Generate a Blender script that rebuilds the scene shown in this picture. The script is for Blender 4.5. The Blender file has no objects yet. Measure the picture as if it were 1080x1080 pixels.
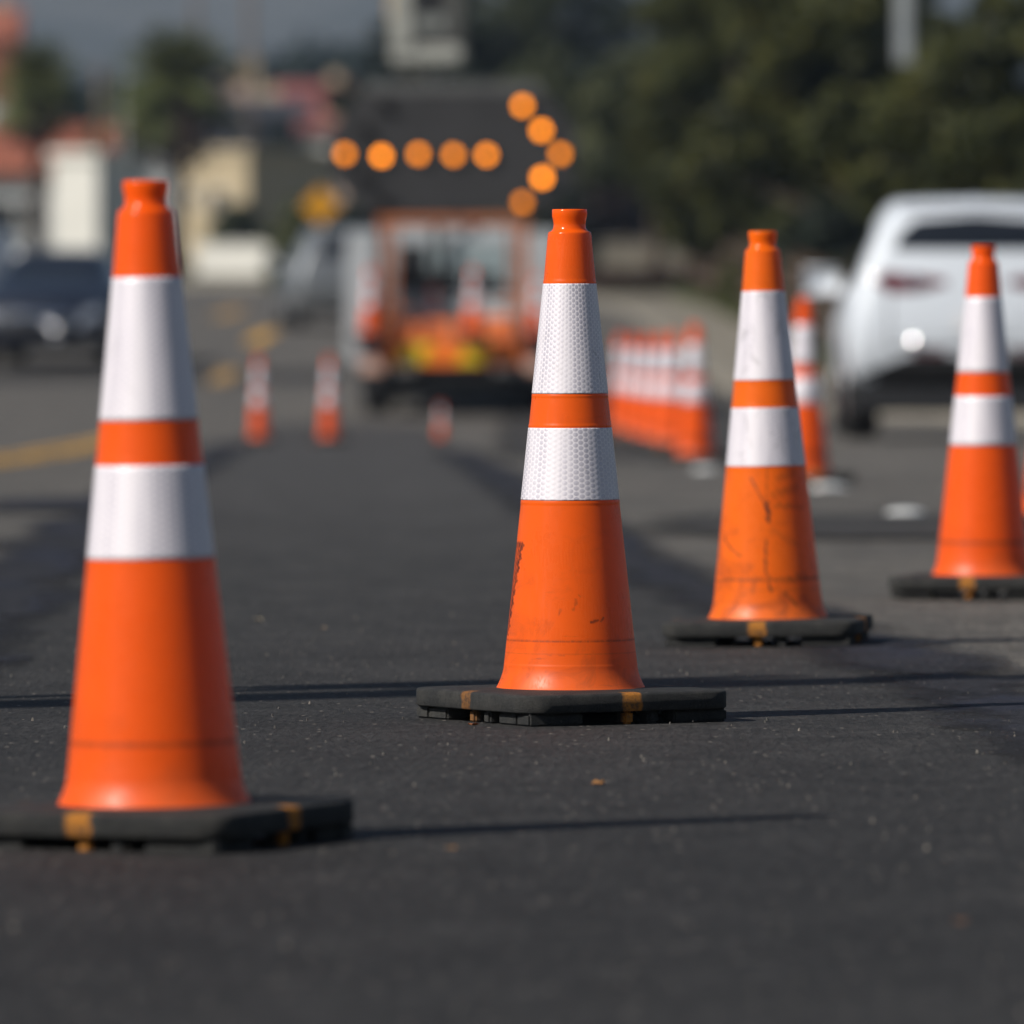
import bpy, bmesh, math, random
import numpy as np
from mathutils import Vector, Matrix
from mathutils.bvhtree import BVHTree
R = math.radians
random.seed(7)
scene = bpy.context.scene
COL = scene.collection
F = 9000.0; HZ = 326.0; CAMH = 0.73        # focal length in photo pixels, horizon row, lens height

# ------------------------------------------------------------------ helpers
def link(o, parent=None):
    COL.objects.link(o)
    if parent is not None: o.parent = parent
    return o
def tag(o, label=None, cat=None, group=None, kind=None):
    if label: o['label'] = label
    if cat: o['category'] = cat
    if group: o['group'] = group
    if kind: o['kind'] = kind
    return o
def empty(name, loc=(0, 0, 0), rz=0.0):
    o = bpy.data.objects.new(name, None); o.empty_display_size = .2
    o.location = loc; o.rotation_euler = (0, 0, rz)
    return link(o)
def copy_tree(o, parent=None):
    c = o.copy(); COL.objects.link(c)
    if parent is not None: c.parent = parent
    for ch in list(o.children): copy_tree(ch, c)
    return c
def at(px, py, D):
    return Vector(((px - 540) * D / F, D, CAMH + (HZ - py) * D / F))
def mesh_obj(name, verts, faces, mat, parent=None, smooth=False, uvs=None, attr=None):
    me = bpy.data.meshes.new(name)
    me.from_pydata([tuple(v) for v in verts], [], [tuple(f) for f in faces])
    me.update()
    if mat: me.materials.append(mat)
    if smooth: me.polygons.foreach_set('use_smooth', [True] * len(me.polygons))
    if attr is not None:
        a = me.attributes.new('dirt', 'FLOAT', 'POINT'); a.data.foreach_set('value', np.asarray(attr, dtype=np.float32))
    return link(bpy.data.objects.new(name, me), parent)
class MB:
    """collects boxes, bars and tubes, then links them as one mesh"""
    def __init__(s): s.v = []; s.f = []
    def add(s, vs, fs):
        n = len(s.v); s.v += [tuple(v) for v in vs]; s.f += [tuple(i + n for i in f) for f in fs]; return s
    def box(s, a, b, bev=0.0, M=None):
        bm = bmesh.new(); bmesh.ops.create_cube(bm, size=1)
        for v in bm.verts:
            v.co = Vector([(a[k] + b[k]) / 2 + v.co[k] * (b[k] - a[k]) for k in range(3)])
        if bev > 0: bmesh.ops.bevel(bm, geom=bm.edges[:], offset=bev, segments=2, affect='EDGES')
        if M is not None: bm.transform(M)
        bm.verts.index_update()
        s.add([v.co[:] for v in bm.verts], [[v.index for v in f.verts] for f in bm.faces]); bm.free(); return s
    def prism(s, pts, z0, z1, axis=2):
        n = len(pts); vs = []
        for z in (z0, z1):
            for p in pts:
                q = [p[0], p[1]]; q.insert(axis, z); vs.append(q)
        fs = [[i, (i + 1) % n, n + (i + 1) % n, n + i] for i in range(n)] + [list(range(n))[::-1], list(range(n, 2 * n))]
        return s.add(vs, fs)
    def tube(s, pts, rad, seg=10, cap=True):
        pts = [Vector(p) for p in pts]
        if not hasattr(rad, '__len__'): rad = [rad] * len(pts)
        vs = []; fs = []
        for i, p in enumerate(pts):
            d = (pts[min(i + 1, len(pts) - 1)] - pts[max(i - 1, 0)]).normalized()
            u = d.cross(Vector((0.31, 0.2, 1) if abs(d.z) < .9 else (1, 0.13, 0))).normalized(); w = d.cross(u)
            for k in range(seg):
                t = 2 * math.pi * k / seg
                vs.append(p + (u * math.cos(t) + w * math.sin(t)) * rad[i])
        for i in range(len(pts) - 1):
            for k in range(seg):
                a = i * seg + k; b = i * seg + (k + 1) % seg
                fs.append([a, b, b + seg, a + seg])
        if cap: fs += [list(range(seg))[::-1], list(range((len(pts) - 1) * seg, len(pts) * seg))]
        return s.add(vs, fs)
    def build(s, name, mat, parent=None, smooth=False, fix=True):
        o = mesh_obj(name, s.v, s.f, mat, parent, smooth)
        if fix:
            bm = bmesh.new(); bm.from_mesh(o.data); bmesh.ops.recalc_face_normals(bm, faces=bm.faces[:]); bm.to_mesh(o.data); bm.free()
        return o
def lathe(name, prof, seg, mat, parent=None, attrfn=None, close=False):
    """prof: list of (r,z)"""
    vs = []; at_ = []
    for r, z in prof:
        for k in range(seg):
            t = 2 * math.pi * k / seg
            vs.append((r * math.cos(t), r * math.sin(t), z))
            if attrfn: at_.append(attrfn(t, z, r))
    fs = []
    for i in range(len(prof) - 1):
        for k in range(seg):
            a = i * seg + k; b = i * seg + (k + 1) % seg
            fs.append((a, b, b + seg, a + seg))
    return mesh_obj(name, vs, fs, mat, parent, True, attr=at_ if attrfn else None)

# ------------------------------------------------------------------ materials
class NT:
    def __init__(s, name):
        s.m = bpy.data.materials.new(name); s.m.use_nodes = True
        s.t = s.m.node_tree; s.n = s.t.nodes; s.l = s.t.links
        s.b = s.n['Principled BSDF']; s.out = s.n['Material Output']
    def node(s, typ, **kw):
        x = s.n.new(typ)
        for k, v in kw.items():
            if k in x.inputs.keys() if isinstance(k, str) else False: x.inputs[k].default_value = v
            else: setattr(x, k, v)
        return x
    def setin(s, x, k, v):
        if v is None: return
        if isinstance(v, bpy.types.NodeSocket): s.l.new(v, x.inputs[k])
        else: x.inputs[k].default_value = v
    def math(s, op, a, b=None, c=None, clamp=False):
        x = s.n.new('ShaderNodeMath'); x.operation = op; x.use_clamp = clamp
        s.setin(x, 0, a); s.setin(x, 1, b); s.setin(x, 2, c); return x.outputs[0]
    def mix(s, fac, a, b):
        x = s.n.new('ShaderNodeMix'); x.data_type = 'RGBA'
        s.setin(x, 'Factor', fac)
        A = [i for i in x.inputs if i.type == 'RGBA']
        for sock, v in zip(A, (a, b)):
            if isinstance(v, bpy.types.NodeSocket): s.l.new(v, sock)
            else: sock.default_value = tuple(v) + ((1,) if len(v) == 3 else ())
        return [o for o in x.outputs if o.type == 'RGBA'][0]
    def obj(s): return s.n.new('ShaderNodeTexCoord').outputs['Object']
    def world(s): return s.n.new('ShaderNodeNewGeometry').outputs['Position']
    def sep(s, v):
        x = s.n.new('ShaderNodeSeparateXYZ'); s.l.new(v, x.inputs[0]); return x.outputs
    def mapping(s, v, scale=(1, 1, 1), loc=(0, 0, 0)):
        x = s.n.new('ShaderNodeMapping'); s.l.new(v, x.inputs[0])
        x.inputs['Scale'].default_value = scale; x.inputs['Location'].default_value = loc; return x.outputs[0]
    def noise(s, v, scale, detail=4, rough=.55, dist=0):
        x = s.n.new('ShaderNodeTexNoise'); s.l.new(v, x.inputs['Vector'])
        x.inputs['Scale'].default_value = scale; x.inputs['Detail'].default_value = detail
        x.inputs['Roughness'].default_value = rough; x.inputs['Distortion'].default_value = dist
        return x.outputs[0]
    def vor(s, v, scale, out='Distance', feature='F1'):
        x = s.n.new('ShaderNodeTexVoronoi'); x.feature = feature; s.l.new(v, x.inputs['Vector'])
        x.inputs['Scale'].default_value = scale; return x.outputs[out]
    def ramp(s, v, a, b, va=0.0, vb=1.0):
        x = s.n.new('ShaderNodeMapRange'); s.l.new(v, x.inputs[0]); x.clamp = True
        x.inputs[1].default_value = a; x.inputs[2].default_value = b
        x.inputs[3].default_value = va; x.inputs[4].default_value = vb; return x.outputs[0]
    def bump(s, h, strength, dist):
        x = s.n.new('ShaderNodeBump'); s.l.new(h, x.inputs['Height'])
        x.inputs['Strength'].default_value = strength; x.inputs['Distance'].default_value = dist
        s.l.new(x.outputs[0], s.b.inputs['Normal'])
        return x.outputs[0]
    def set(s, **kw):
        for k, v in kw.items():
            k = k.replace('_', ' ')
            s.setin(s.b, k, v)
        return s.m
def rgba(c): return (c[0], c[1], c[2], 1)
def mat(name, col, rough=.6, metal=0.0, var=.15, vs=8.0, bump=0.0, bs=60, coat=0.0, spec=.5):
    n = NT(name); o = n.obj()
    f = n.noise(o, vs, 5)
    dark = tuple(x * (1 - var) for x in col); lite = tuple(min(1, x * (1 + var)) for x in col)
    n.set(Base_Color=n.mix(n.ramp(f, .3, .7), dark, lite), Roughness=rough, Metallic=metal, Coat_Weight=coat, Specular_IOR_Level=spec)
    if bump: n.bump(n.noise(o, bs, 4), bump, .005)
    return n.m
def emit(name, col, strength, base=(.5, .2, .02)):
    n = NT(name); n.set(Base_Color=rgba(base), Emission_Color=rgba(col), Emission_Strength=strength, Roughness=.3); return n.m

M = {}
def cone_plastic(name, col, dirtcol=(.055, .016, .012), grime=.15):
    n = NT(name); o = n.obj()
    at_ = n.node('ShaderNodeAttribute', attribute_name='dirt').outputs['Fac']
    nz = n.noise(o, 9, 6, .6); fine = n.noise(n.mapping(o, (1, 1, .35)), 160, 5, .7)
    base = n.mix(n.ramp(nz, .35, .7), tuple(c * .93 for c in col), col)
    # fine scratches and scuffs in the plastic
    scr = n.noise(n.mapping(o, (1, 1, .08)), 260, 2, .5)
    base = n.mix(n.ramp(scr, .66, .78, 0, .16), base, (col[0] * .72, col[1] * .6, col[2]))
    zl = n.sep(o)[2]
    low = n.ramp(zl, .06, .34, 1.5, .45)
    smudge = n.math('MULTIPLY', n.ramp(n.noise(o, 16, 7, .72, 1.0), .5, .80), n.math('MULTIPLY', low, grime), clamp=True)
    base = n.mix(smudge, base, (.30, .052, .012))
    drag = n.ramp(n.noise(n.mapping(o, (1, 1, 7)), 12, 5, .7), .62, .74)
    base = n.mix(n.math('MULTIPLY', n.math('MULTIPLY', drag, low), grime * .7, clamp=True), base, (.20, .045, .018))
    pale_low = n.math('MULTIPLY', n.ramp(n.noise(o, 5, 4), .45, .75), n.ramp(zl, .05, .13, .35, 0.0))
    base = n.mix(pale_low, base, (.80, .26, .12))  # patchy paler orange towards the flared bottom
    d = n.math('MULTIPLY', at_, n.ramp(fine, .33, .55, .25, 1.0), clamp=True)
    base = n.mix(d, base, dirtcol)
    zz_ = n.sep(o)[2]
    rg = n.math('ADD', n.ramp(nz, .2, .8, .22, .34), n.ramp(zz_, .10, .14, .14, 0))
    rg = n.math('SUBTRACT', rg, n.ramp(zz_, .85, .86, 0, .17))
    rg = n.math('ADD', rg, n.math('MULTIPLY', n.ramp(scr, .5, .75), .15))
    n.set(Base_Color=base, Roughness=n.math('ADD', rg, n.math('MULTIPLY', d, .3)), Coat_Weight=.0, Specular_IOR_Level=.42)
    n.bump(n.noise(o, 45, 3), .06, .002)
    tl = n.n.new('ShaderNodeBsdfTranslucent'); n.l.new(n.mix(d, (1.0, .022, .0), (.05, .01, .005)), tl.inputs[0])
    mx = n.n.new('ShaderNodeMixShader'); mx.inputs[0].default_value = .22
    n.l.new(n.b.outputs[0], mx.inputs[1]); n.l.new(tl.outputs[0], mx.inputs[2]); n.l.new(mx.outputs[0], n.out.inputs[0])
    return n.m
ORANGE = (.96, .135, .008)
M['cone1'] = cone_plastic('orange cone plastic', (1.0, .118, .004), grime=.22)
M['cone2'] = cone_plastic('orange cone plastic scuffed', (1.0, .130, .004), grime=.5)
M['cone3'] = cone_plastic('orange cone plastic dirty', (1.0, .165, .005), grime=.95)
def sheeting(name, grime):
    n = NT(name); o = n.obj(); x, y, z = n.sep(o)
    u = n.math('MULTIPLY', n.math('ARCTAN2', x, n.math('MULTIPLY', y, -1)), .068)
    k = 2 * math.pi / .0082
    a = n.math('COSINE', n.math('MULTIPLY', u, k))
    p = n.math('MULTIPLY', u, k * .5); q = n.math('MULTIPLY', z, k * .866)
    b = n.math('COSINE', n.math('ADD', p, q)); c = n.math('COSINE', n.math('SUBTRACT', p, q))
    f = n.math('ADD', a, n.math('ADD', b, c))
    line = n.ramp(f, -1.05, -.45, 1, 0)
    vary = n.ramp(n.noise(n.mapping(o, (1, 1, .04)), 26, 3, .6), .38, .62, .15, 1.0)
    line = n.math('SUBTRACT', 1, n.math('MULTIPLY', n.math('SUBTRACT', 1, line), vary))
    at_ = n.node('ShaderNodeAttribute', attribute_name='dirt').outputs['Fac']
    dz = n.math('MULTIPLY', n.ramp(n.noise(n.mapping(o, (1, 1, .5)), 34, 6, .7, .8), .55, .8), grime)
    d = n.math('ADD', dz, n.math('MULTIPLY', at_, n.ramp(n.noise(o, 220, 3), .4, .6)), clamp=True)
    cell = n.mix(d, (.60, .56, .63), (.22, .20, .22)); ln = n.mix(d, (.82, .77, .81), (.3, .28, .28))
    n.set(Base_Color=n.mix(line, cell, ln), Roughness=n.math('SUBTRACT', .42, n.math('MULTIPLY', line, -.1)),
          Metallic=n.math('MULTIPLY', n.math('SUBTRACT', 1, line), .35), Coat_Weight=.3, Coat_Roughness=.15)
    n.bump(n.math('ADD', n.math('MULTIPLY', f, .18), n.math('MULTIPLY', n.noise(n.mapping(o, (1, 1, .12)), 16, 2), 7)), .30, .0009)
    return n.m
M['band1'] = sheeting('prismatic sheeting', .22); M['band3'] = sheeting('prismatic sheeting grimy', .95)
def rubber():
    n = NT('recycled rubber with paint marks'); o = n.obj(); x, y, z = n.sep(o)
    wob = n.math('MULTIPLY', n.math('SUBTRACT', n.noise(o, 40, 4), .5), .02)
    ax = n.math('ABSOLUTE', n.math('ADD', x, wob)); ay = n.math('ABSOLUTE', n.math('ADD', y, wob))
    m1 = n.ramp(ax, .014, .019, 1, 0); m2 = n.ramp(ay, .014, .019, 1, 0)
    far = n.ramp(n.math('MAXIMUM', n.math('ABSOLUTE', x), n.math('ABSOLUTE', y)), .188, .2)
    m = n.math('MULTIPLY', n.math('MAXIMUM', m1, m2), far, clamp=True)
    m = n.math('MULTIPLY', m, n.ramp(n.noise(o, 90, 5, .7), .36, .52, .25, .95))
    m = n.math('MULTIPLY', m, n.ramp(n.noise(n.mapping(o, (1, 1, 0), (3.1, 7.7, 0)), 3.2, 1), .35, .55, .35, 1))
    gr = n.noise(o, 420, 4, .7)
    dust = n.ramp(n.noise(o, 22, 6, .75), .42, .72)
    base = n.mix(n.ramp(gr, .35, .75), (.010, .0105, .011), (.042, .043, .043))
    base = n.mix(n.math('MULTIPLY', dust, .45), base, (.10, .092, .08))
    chip = n.ramp(n.noise(n.mapping(o, (1, 1, 3)), 55, 4, .8), .64, .7)
    base = n.mix(n.math('MULTIPLY', chip, .7), base, (.13, .12, .11))
    base = n.mix(m, base, (.62, .23, .02))
    n.set(Base_Color=base, Roughness=.72, Specular_IOR_Level=.35)
    n.bump(n.math('ADD', n.math('ADD', gr, n.noise(o, 120, 4, .7)), n.noise(o, 900, 2)), .8, .003)
    return n.m
M['rubber'] = rubber()

def asphalt(name, dark, lite, stone, stonemix=.5, tint=None, bumpk=.6, scale=1.0, rough=.8, soft=None, far_sheen=None):
    n = NT(name); w = n.world()
    big = n.noise(w, .55 * scale, 5, .6, .4); mid = n.noise(n.mapping(w, (1, .4, 1)), 6.0, 6, .65)
    g = n.noise(n.mapping(w, (1, .22, 1)), 60, 6, .8)
    v = n.vor(n.mapping(w, (1, .25, 1)), 75); stc = n.vor(n.mapping(w, (1, .25, 1)), 75, 'Color')
    base = n.mix(n.ramp(big, .3, .7), dark, lite)
    if far_sheen:
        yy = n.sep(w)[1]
        base = n.mix(n.ramp(n.math('ADD', yy, n.math('MULTIPLY', big, 10)), 16, 42, 0, 1), base, tuple(c * far_sheen for c in lite))  # grazing sheen put into the colour, paler with distance
    base = n.mix(n.ramp(mid, .4, .75, 0, .55), base, tuple(c * .6 for c in dark))
    st1 = n.noise(w, 3.2, 6, .7, .6); st2 = n.noise(n.mapping(w, (1, 1.6, 1), (5, 3, 0)), 14, 5, .7)
    base = n.mix(n.ramp(st1, .52, .34, 0, .55), base, tuple(c * .52 for c in dark))
    base = n.mix(n.ramp(st1, .54, .70, 0, .5), base, tuple(c * 1.45 for c in lite))
    base = n.mix(n.ramp(st2, .5, .36, 0, .5), base, tuple(c * .5 for c in dark))
    base = n.mix(n.ramp(g, .50, .32, 0, .95), base, tuple(c * .35 for c in dark))
    base = n.mix(n.ramp(g, .54, .74, 0, .9), base, tuple(c * 2.1 for c in lite))
    sr = n.n.new('ShaderNodeSeparateColor'); n.l.new(stc, sr.inputs[0])
    pick = n.math('GREATER_THAN', sr.outputs[0], 1 - stonemix * .22)
    inside = n.ramp(v, .22, .36, 1, 0)
    base = n.mix(n.math('MULTIPLY', n.math('MULTIPLY', pick, inside), .9), base, stone)
    if tint is not None:
        streak = n.noise(n.mapping(w, (1.2, .35, 1)), 2.2, 5, .6, .8)
        base = n.mix(n.ramp(streak, .5, .68, 0, .8), base, tint)
    n.set(Base_Color=base, Roughness=rough, Specular_IOR_Level=.25)
    h = n.math('ADD', n.math('MULTIPLY', v, .5), n.math('MULTIPLY', g, 1.3))
    n.bump(h, bumpk, .010)
    if soft:
        e = n.node('ShaderNodeAttribute', attribute_name='edge').outputs['Fac']
        nz = n.noise(n.mapping(w, (1, .5, 1)), soft[2], 6, .7)
        al = n.ramp(n.math('ADD', e, n.math('MULTIPLY', n.math('SUBTRACT', nz, .5), soft[0])), 0.0, soft[1])
        al = n.math('MULTIPLY', al, n.ramp(e, 0, .01))
        tp = n.n.new('ShaderNodeBsdfTransparent'); mx = n.n.new('ShaderNodeMixShader'); n.l.new(al, mx.inputs[0])
        n.l.new(tp.outputs[0], mx.inputs[1]); n.l.new(n.b.outputs[0], mx.inputs[2]); n.l.new(mx.outputs[0], n.out.inputs[0])
    return n.m
M['fresh'] = asphalt('fresh asphalt', (.029, .0275, .027), (.042, .0395, .038), (.17, .15, .13), .35, None, .7, soft=(.25, .06, 4), far_sheen=2.2)
M['old'] = asphalt('weathered asphalt', (.110, .101, .090), (.178, .162, .143), (.30, .26, .22), 1.0, (.082, .078, .074), .8)
M['tar'] = asphalt('bitumen seam', (.022, .021, .025), (.034, .032, .037), (.12, .11, .10), .2, (.022, .025, .045), .6, 2.0, .75, soft=(.55, .16, 2.2))
M['patch'] = asphalt('darker patch asphalt', (.045, .042, .040), (.066, .061, .058), (.14, .13, .12), .3, soft=(.7, .25, 1.2))
M['concrete'] = mat('pale concrete', (.21, .185, .145), .85, var=.25, vs=1.5, bump=.3)
M['curb'] = mat('kerb concrete', (.24, .215, .175), .85, var=.2, vs=2, bump=.3)
def ground_mat():
    n = NT('dry soil and sparse grass'); w = n.world()
    a = n.noise(w, .12, 6, .6); b = n.noise(w, 2.5, 6, .7)
    base = n.mix(n.ramp(a, .35, .65), (.10, .085, .055), (.055, .07, .028))
    base = n.mix(n.ramp(b, .4, .8), base, (.16, .14, .09))
    n.set(Base_Color=base, Roughness=.95, Specular_IOR_Level=.1); n.bump(b, .5, .03); return n.m
M['ground'] = ground_mat()
def hill_mat():
    n = NT('chaparral slope'); w = n.world()
    a = n.noise(w, .006, 8, .65); b = n.noise(w, .05, 6, .7)
    base = n.mix(n.ramp(a, .35, .65), (.075, .085, .085), (.13, .13, .12))
    base = n.mix(n.ramp(b, .45, .75), base, (.05, .06, .05))
    n.set(Base_Color=base, Roughness=1, Specular_IOR_Level=0.0); return n.m
M['hill'] = hill_mat()
M['yellow'] = mat('worn yellow road paint', (.62, .33, .04), .75, var=.35, vs=14, bump=.2)
M['fadedyellow'] = mat('faded yellow road paint', (.36, .21, .06), .8, var=.45, vs=9, bump=.2)
M['whitepaint'] = mat('ceramic white', (.72, .72, .70), .3, var=.08)
M['drygrass'] = mat('dry verge', (.10, .092, .05), .9, var=.4, vs=.8)
M['greengrass'] = mat('roadside grass', (.10, .13, .035), .9, var=.4, vs=3)  # plain green of the nearer verge

# ------------------------------------------------------------------ ground form
PR = [(-60, 0), (0, 0), (15, 0), (19, -.009), (22, -.014), (32, -.055), (42, -.125), (57, -.29), (72, -.40), (86, -.42), (93, -.30), (100, -.10), (120, .32), (160, .85), (200, 1.25),
      (300, 2.4), (450, 5), (700, 9), (1200, 14), (1600, 24), (2000, 60), (2500, 150), (3200, 260), (4000, 300)]
PD = [p[0] for p in PR]; PZ = [p[1] for p in PR]
def sm(a, b, x):
    t = min(1, max(0, (x - a) / (b - a))); return t * t * (3 - 2 * t)
def zraw(D):
    # smoothed profile
    if D > 320: return float(np.interp(D, PD, PZ))
    return float(np.mean([np.interp(D + k, PD, PZ) for k in (-3, -2, -1, 0, 1, 2, 3)]))
ZI = {i: zraw(i) for i in range(-60, 321)}
def zc(D):
    if D >= 320 or D < -60: return zraw(D)
    i = math.floor(D); t = D - i
    return ZI[i] * (1 - t) + ZI[min(i + 1, 320)] * t
def zf(x, D):
    w = sm(45, 57, D) * (1 - sm(76, 92, D))
    return zc(D) + w * .12 * sm(1.75, 2.5, x)
def interp(tab, D): return float(np.interp(D, [t[0] for t in tab], [t[1] for t in tab]))

# base terrain, one sheet to the hills
xs = [-2600, -1400, -700, -350, -180, -100] + list(range(-64, 65, 4)) + [100, 180, 350, 700, 1400, 2600]
ds = list(range(-40, 321, 2)) + [340, 370, 400, 450, 500, 560, 640, 700, 800, 950, 1200, 1400, 1600, 1700, 1800, 1900, 2000] + list(range(2060, 3400, 60))
vs = []; fs = []
for d in ds:
    for x in xs:
        z = zf(x, d) - (.3 if -7 < x < 4.5 and d < 120 else .035)
        if d > 1500: z += (math.sin(x * .004 + 1) + math.sin(x * .0093 + d * .004)) * .07 * (d - 1500) * .16
        vs.append((x, d, z))
nx = len(xs)
for i in range(len(ds) - 1):
    for j in range(nx - 1):
        a = i * nx + j; fs.append((a, a + 1, a + nx + 1, a + nx))
cut = [k for k, f in enumerate(fs) if vs[f[0]][1] < 1600]
tag(mesh_obj('ground', vs, [fs[k] for k in cut], M['ground'], smooth=True), kind='structure')
far = [fs[k] for k in range(len(fs)) if k not in set(cut)]
used = sorted({i for f in far for i in f}); rm = {o: n for n, o in enumerate(used)}
# hill ridges with finer relief
hx = list(np.linspace(-2600, 2600, 150)); hd = list(np.linspace(1600, 3340, 40))
hv = []; rs = np.random.RandomState(3)
for i, d in enumerate(hd):
    for j, x in enumerate(hx):
        t = (d - 1600) / 1740
        z = zraw(d) * 1.0 - .035
        z += t * (22 * math.sin(x * .0061 + 1.3) + 14 * math.sin(x * .017 + d * .004) + 8 * math.sin(x * .041 + d * .013) + rs.uniform(-4, 4))
        hv.append((x, d, z))
n_ = len(hx)
tag(mesh_obj('hills', hv, [(i * n_ + j, i * n_ + j + 1, (i + 1) * n_ + j + 1, (i + 1) * n_ + j) for i in range(len(hd) - 1) for j in range(n_ - 1)],
             M['hill'], smooth=True), kind='structure')

def strip(name, left, right, d0, d1, off, m, nx=8, kind='structure', wob=0.0, thick=0.0, parent=None, step=1.0):
    """sheet between two edge curves x(D) laid on the ground form"""
    D = [d0] + [float(k) for k in np.arange(math.floor(d0) + 1, d1, step)] + [d1]
    vs = []; ed = []; rs = np.random.RandomState(int(d0 * 7 + d1) % 1000)
    ph = rs.uniform(0, 6, 4)
    for d in D:
        a = interp(left, d) if isinstance(left, list) else left
        b = interp(right, d) if isinstance(right, list) else right
        if wob:
            a += wob * (math.sin(d * 1.7 + ph[0]) + .6 * math.sin(d * 4.1 + ph[1])) * .5
            b += wob * (math.sin(d * 1.9 + ph[2]) + .6 * math.sin(d * 3.7 + ph[3])) * .5
        for k in range(nx + 1):
            x = a + (b - a) * k / nx; vs.append((x, d, zf(x, d) + off)); ed.append(max(0, min(x - a, b - x, (d - d0) * .6, (d1 - d) * .6)))
    w = nx + 1
    fs = [(i * w + j, i * w + j + 1, (i + 1) * w + j + 1, (i + 1) * w + j) for i in range(len(D) - 1) for j in range(nx)]
    if thick:
        ed += ed
        n = len(vs); vs += [(v[0], v[1], v[2] - thick) for v in vs]
        rim = []
        for i in range(len(D) - 1):
            rim += [((i + 1) * w, i * w, i * w + n, (i + 1) * w + n), (i * w + nx, (i + 1) * w + nx, (i + 1) * w + nx + n, i * w + nx + n)]
        for j in range(nx): rim.append((j + 1, j, j + n, j + 1 + n))
        fs += rim
    o = mesh_obj(name, vs, fs, m, parent)
    at_ = o.data.attributes.new('edge', 'FLOAT', 'POINT'); at_.data.foreach_set('value', np.asarray(ed, dtype=np.float32))
    return tag(o, kind=kind)
RR = [(-40, 5.2), (60, 5.2), (72, 4.7), (85, 3.3), (98, 2.35), (115, 2.15), (145, 2.0), (165, 1.3), (185, -.5), (197, -4), (205, -12), (214, -60)]
RL = [(-40, -7.4), (50, -7.4), (90, -11), (140, -14), (160, -20), (178, -59), (214, -60.2)]
# fine x grid near camera so the crossfall is followed
strip('road', RL, RR, -40, 213.9, 0.0, M['old'], nx=60)
SL = [(-40, -.75), (5, -.88), (20, -1.22), (60, -2.06), (86, -2.5)]
SR = [(-40, 1.6), (5, 1.2), (10, 1.13), (16, .95), (19, .80), (24.5, .43), (35, .18), (63, -.35), (86, -.9)]
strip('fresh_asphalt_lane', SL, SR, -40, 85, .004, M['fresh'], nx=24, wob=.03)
strip('asphalt_seam', [(d, x - .30) for d, x in SL], [(d, x + .16) for d, x in SL], -20, 72, .008, M['tar'], nx=10, wob=.04)
strip('asphalt_seam', [(d, x - .26) for d, x in SR], [(d, x + .16) for d, x in SR], 12, 66, .008, M['tar'], nx=10, wob=.04)
strip('dark_road_patch', .42, 2.5, 28.2, 32.6, .012, M['patch'], nx=14, wob=.05)
strip('dark_road_patch', -9.5, -1.9, 99, 104, .004, M['patch'], nx=10, wob=.1)  # darker strip across the far left lanes
strip('dark_road_patch', -3.0, -1.6, 24.5, 28, .012, M['tar'], nx=10, wob=.05)
strip('dark_road_patch', -2.2, -1.4, 33, 37, .012, M['tar'], nx=10, wob=.05)
strip('dark_road_patch', -.2, 2.3, 58, 112, .012, M['patch'], nx=14, wob=.05)
for (a, b, x0, w, key) in ((49, 60.5, -3.62, .13, 'yellow'), (49, 60.5, -3.36, .13, 'yellow'), (61, 78, -3.60, .13, 'yellow'), (61, 78, -3.34, .13, 'yellow'),
                           (79, 88, -3.5, .16, 'fadedyellow'), (99, 104, -3.55, .25, 'fadedyellow'), (117, 126, -3.7, .28, 'yellow'), (62, 66, -4.9, .3, 'fadedyellow'),
                           (140, 150, -5.0, .4, 'fadedyellow')):
    strip('yellow_road_line', x0, x0 + w, a, b, .009, M[key], nx=1, step=1.0)
# kerb, pavement and verge on the right, far pavement across the bend
strip('kerb', RR, [(d, x + .16) for d, x in RR], -40, 212, .13, M['curb'], nx=1, thick=.2)
strip('pavement', [(d, x + .16) for d, x in RR], [(d, x + 1.35) for d, x in RR], -40, 158, .126, M['concrete'], nx=2)
strip('verge', [(d, x + 1.35) for d, x in RR], [(d, x + 40) for d, x in RR], 40, 158, .12, M['greengrass'], nx=6)
strip('verge', [(d, x + .16) for d, x in RR], [(d, x + 40) for d, x in RR], 158, 212, .12, M['drygrass'], nx=6)
strip('pavement', -26, -2.5, 214.2, 219, .12, M['concrete'], nx=4, thick=.2)

# ------------------------------------------------------------------ traffic cones
def body_profile(step):
    key = [(.0305, .905), (.0310, .902), (.0310, .893), (.0295, .887), (.0284, .879), (.0290, .871), (.0330, .866), (.0375, .8645), (.0382, .862)]
    out = list(key)
    seg = [(.0382, .862), (.0462, .776), (.0462 + .0, .774)]
    def rad(z):
        return np.interp(z, [.095, .390, .578, .774, .862], [.1185, .0870, .0670, .0465, .0384])
    z = .862 - step
    lips = (.774, .578, .519, .390)
    while z > .10:
        r = float(rad(z))
        # narrow moulded lips next to the sheeting
        for L in lips:
            if abs(z - L) < .006 and not (.578 < z < .774 or .390 < z < .519): r += .0006
        out.append((r, z)); z -= step
    z = .10
    while z > .059:
        t = (.10 - z) / .042; out.append((.1182 + .0135 * t ** 1.7, z)); z -= .003
    out.append((.1318, .058)); out.append((.1330, .0565))
    return out
inner = [(.0255, .80), (.0255, .9035), (.0275, .905)]
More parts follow.
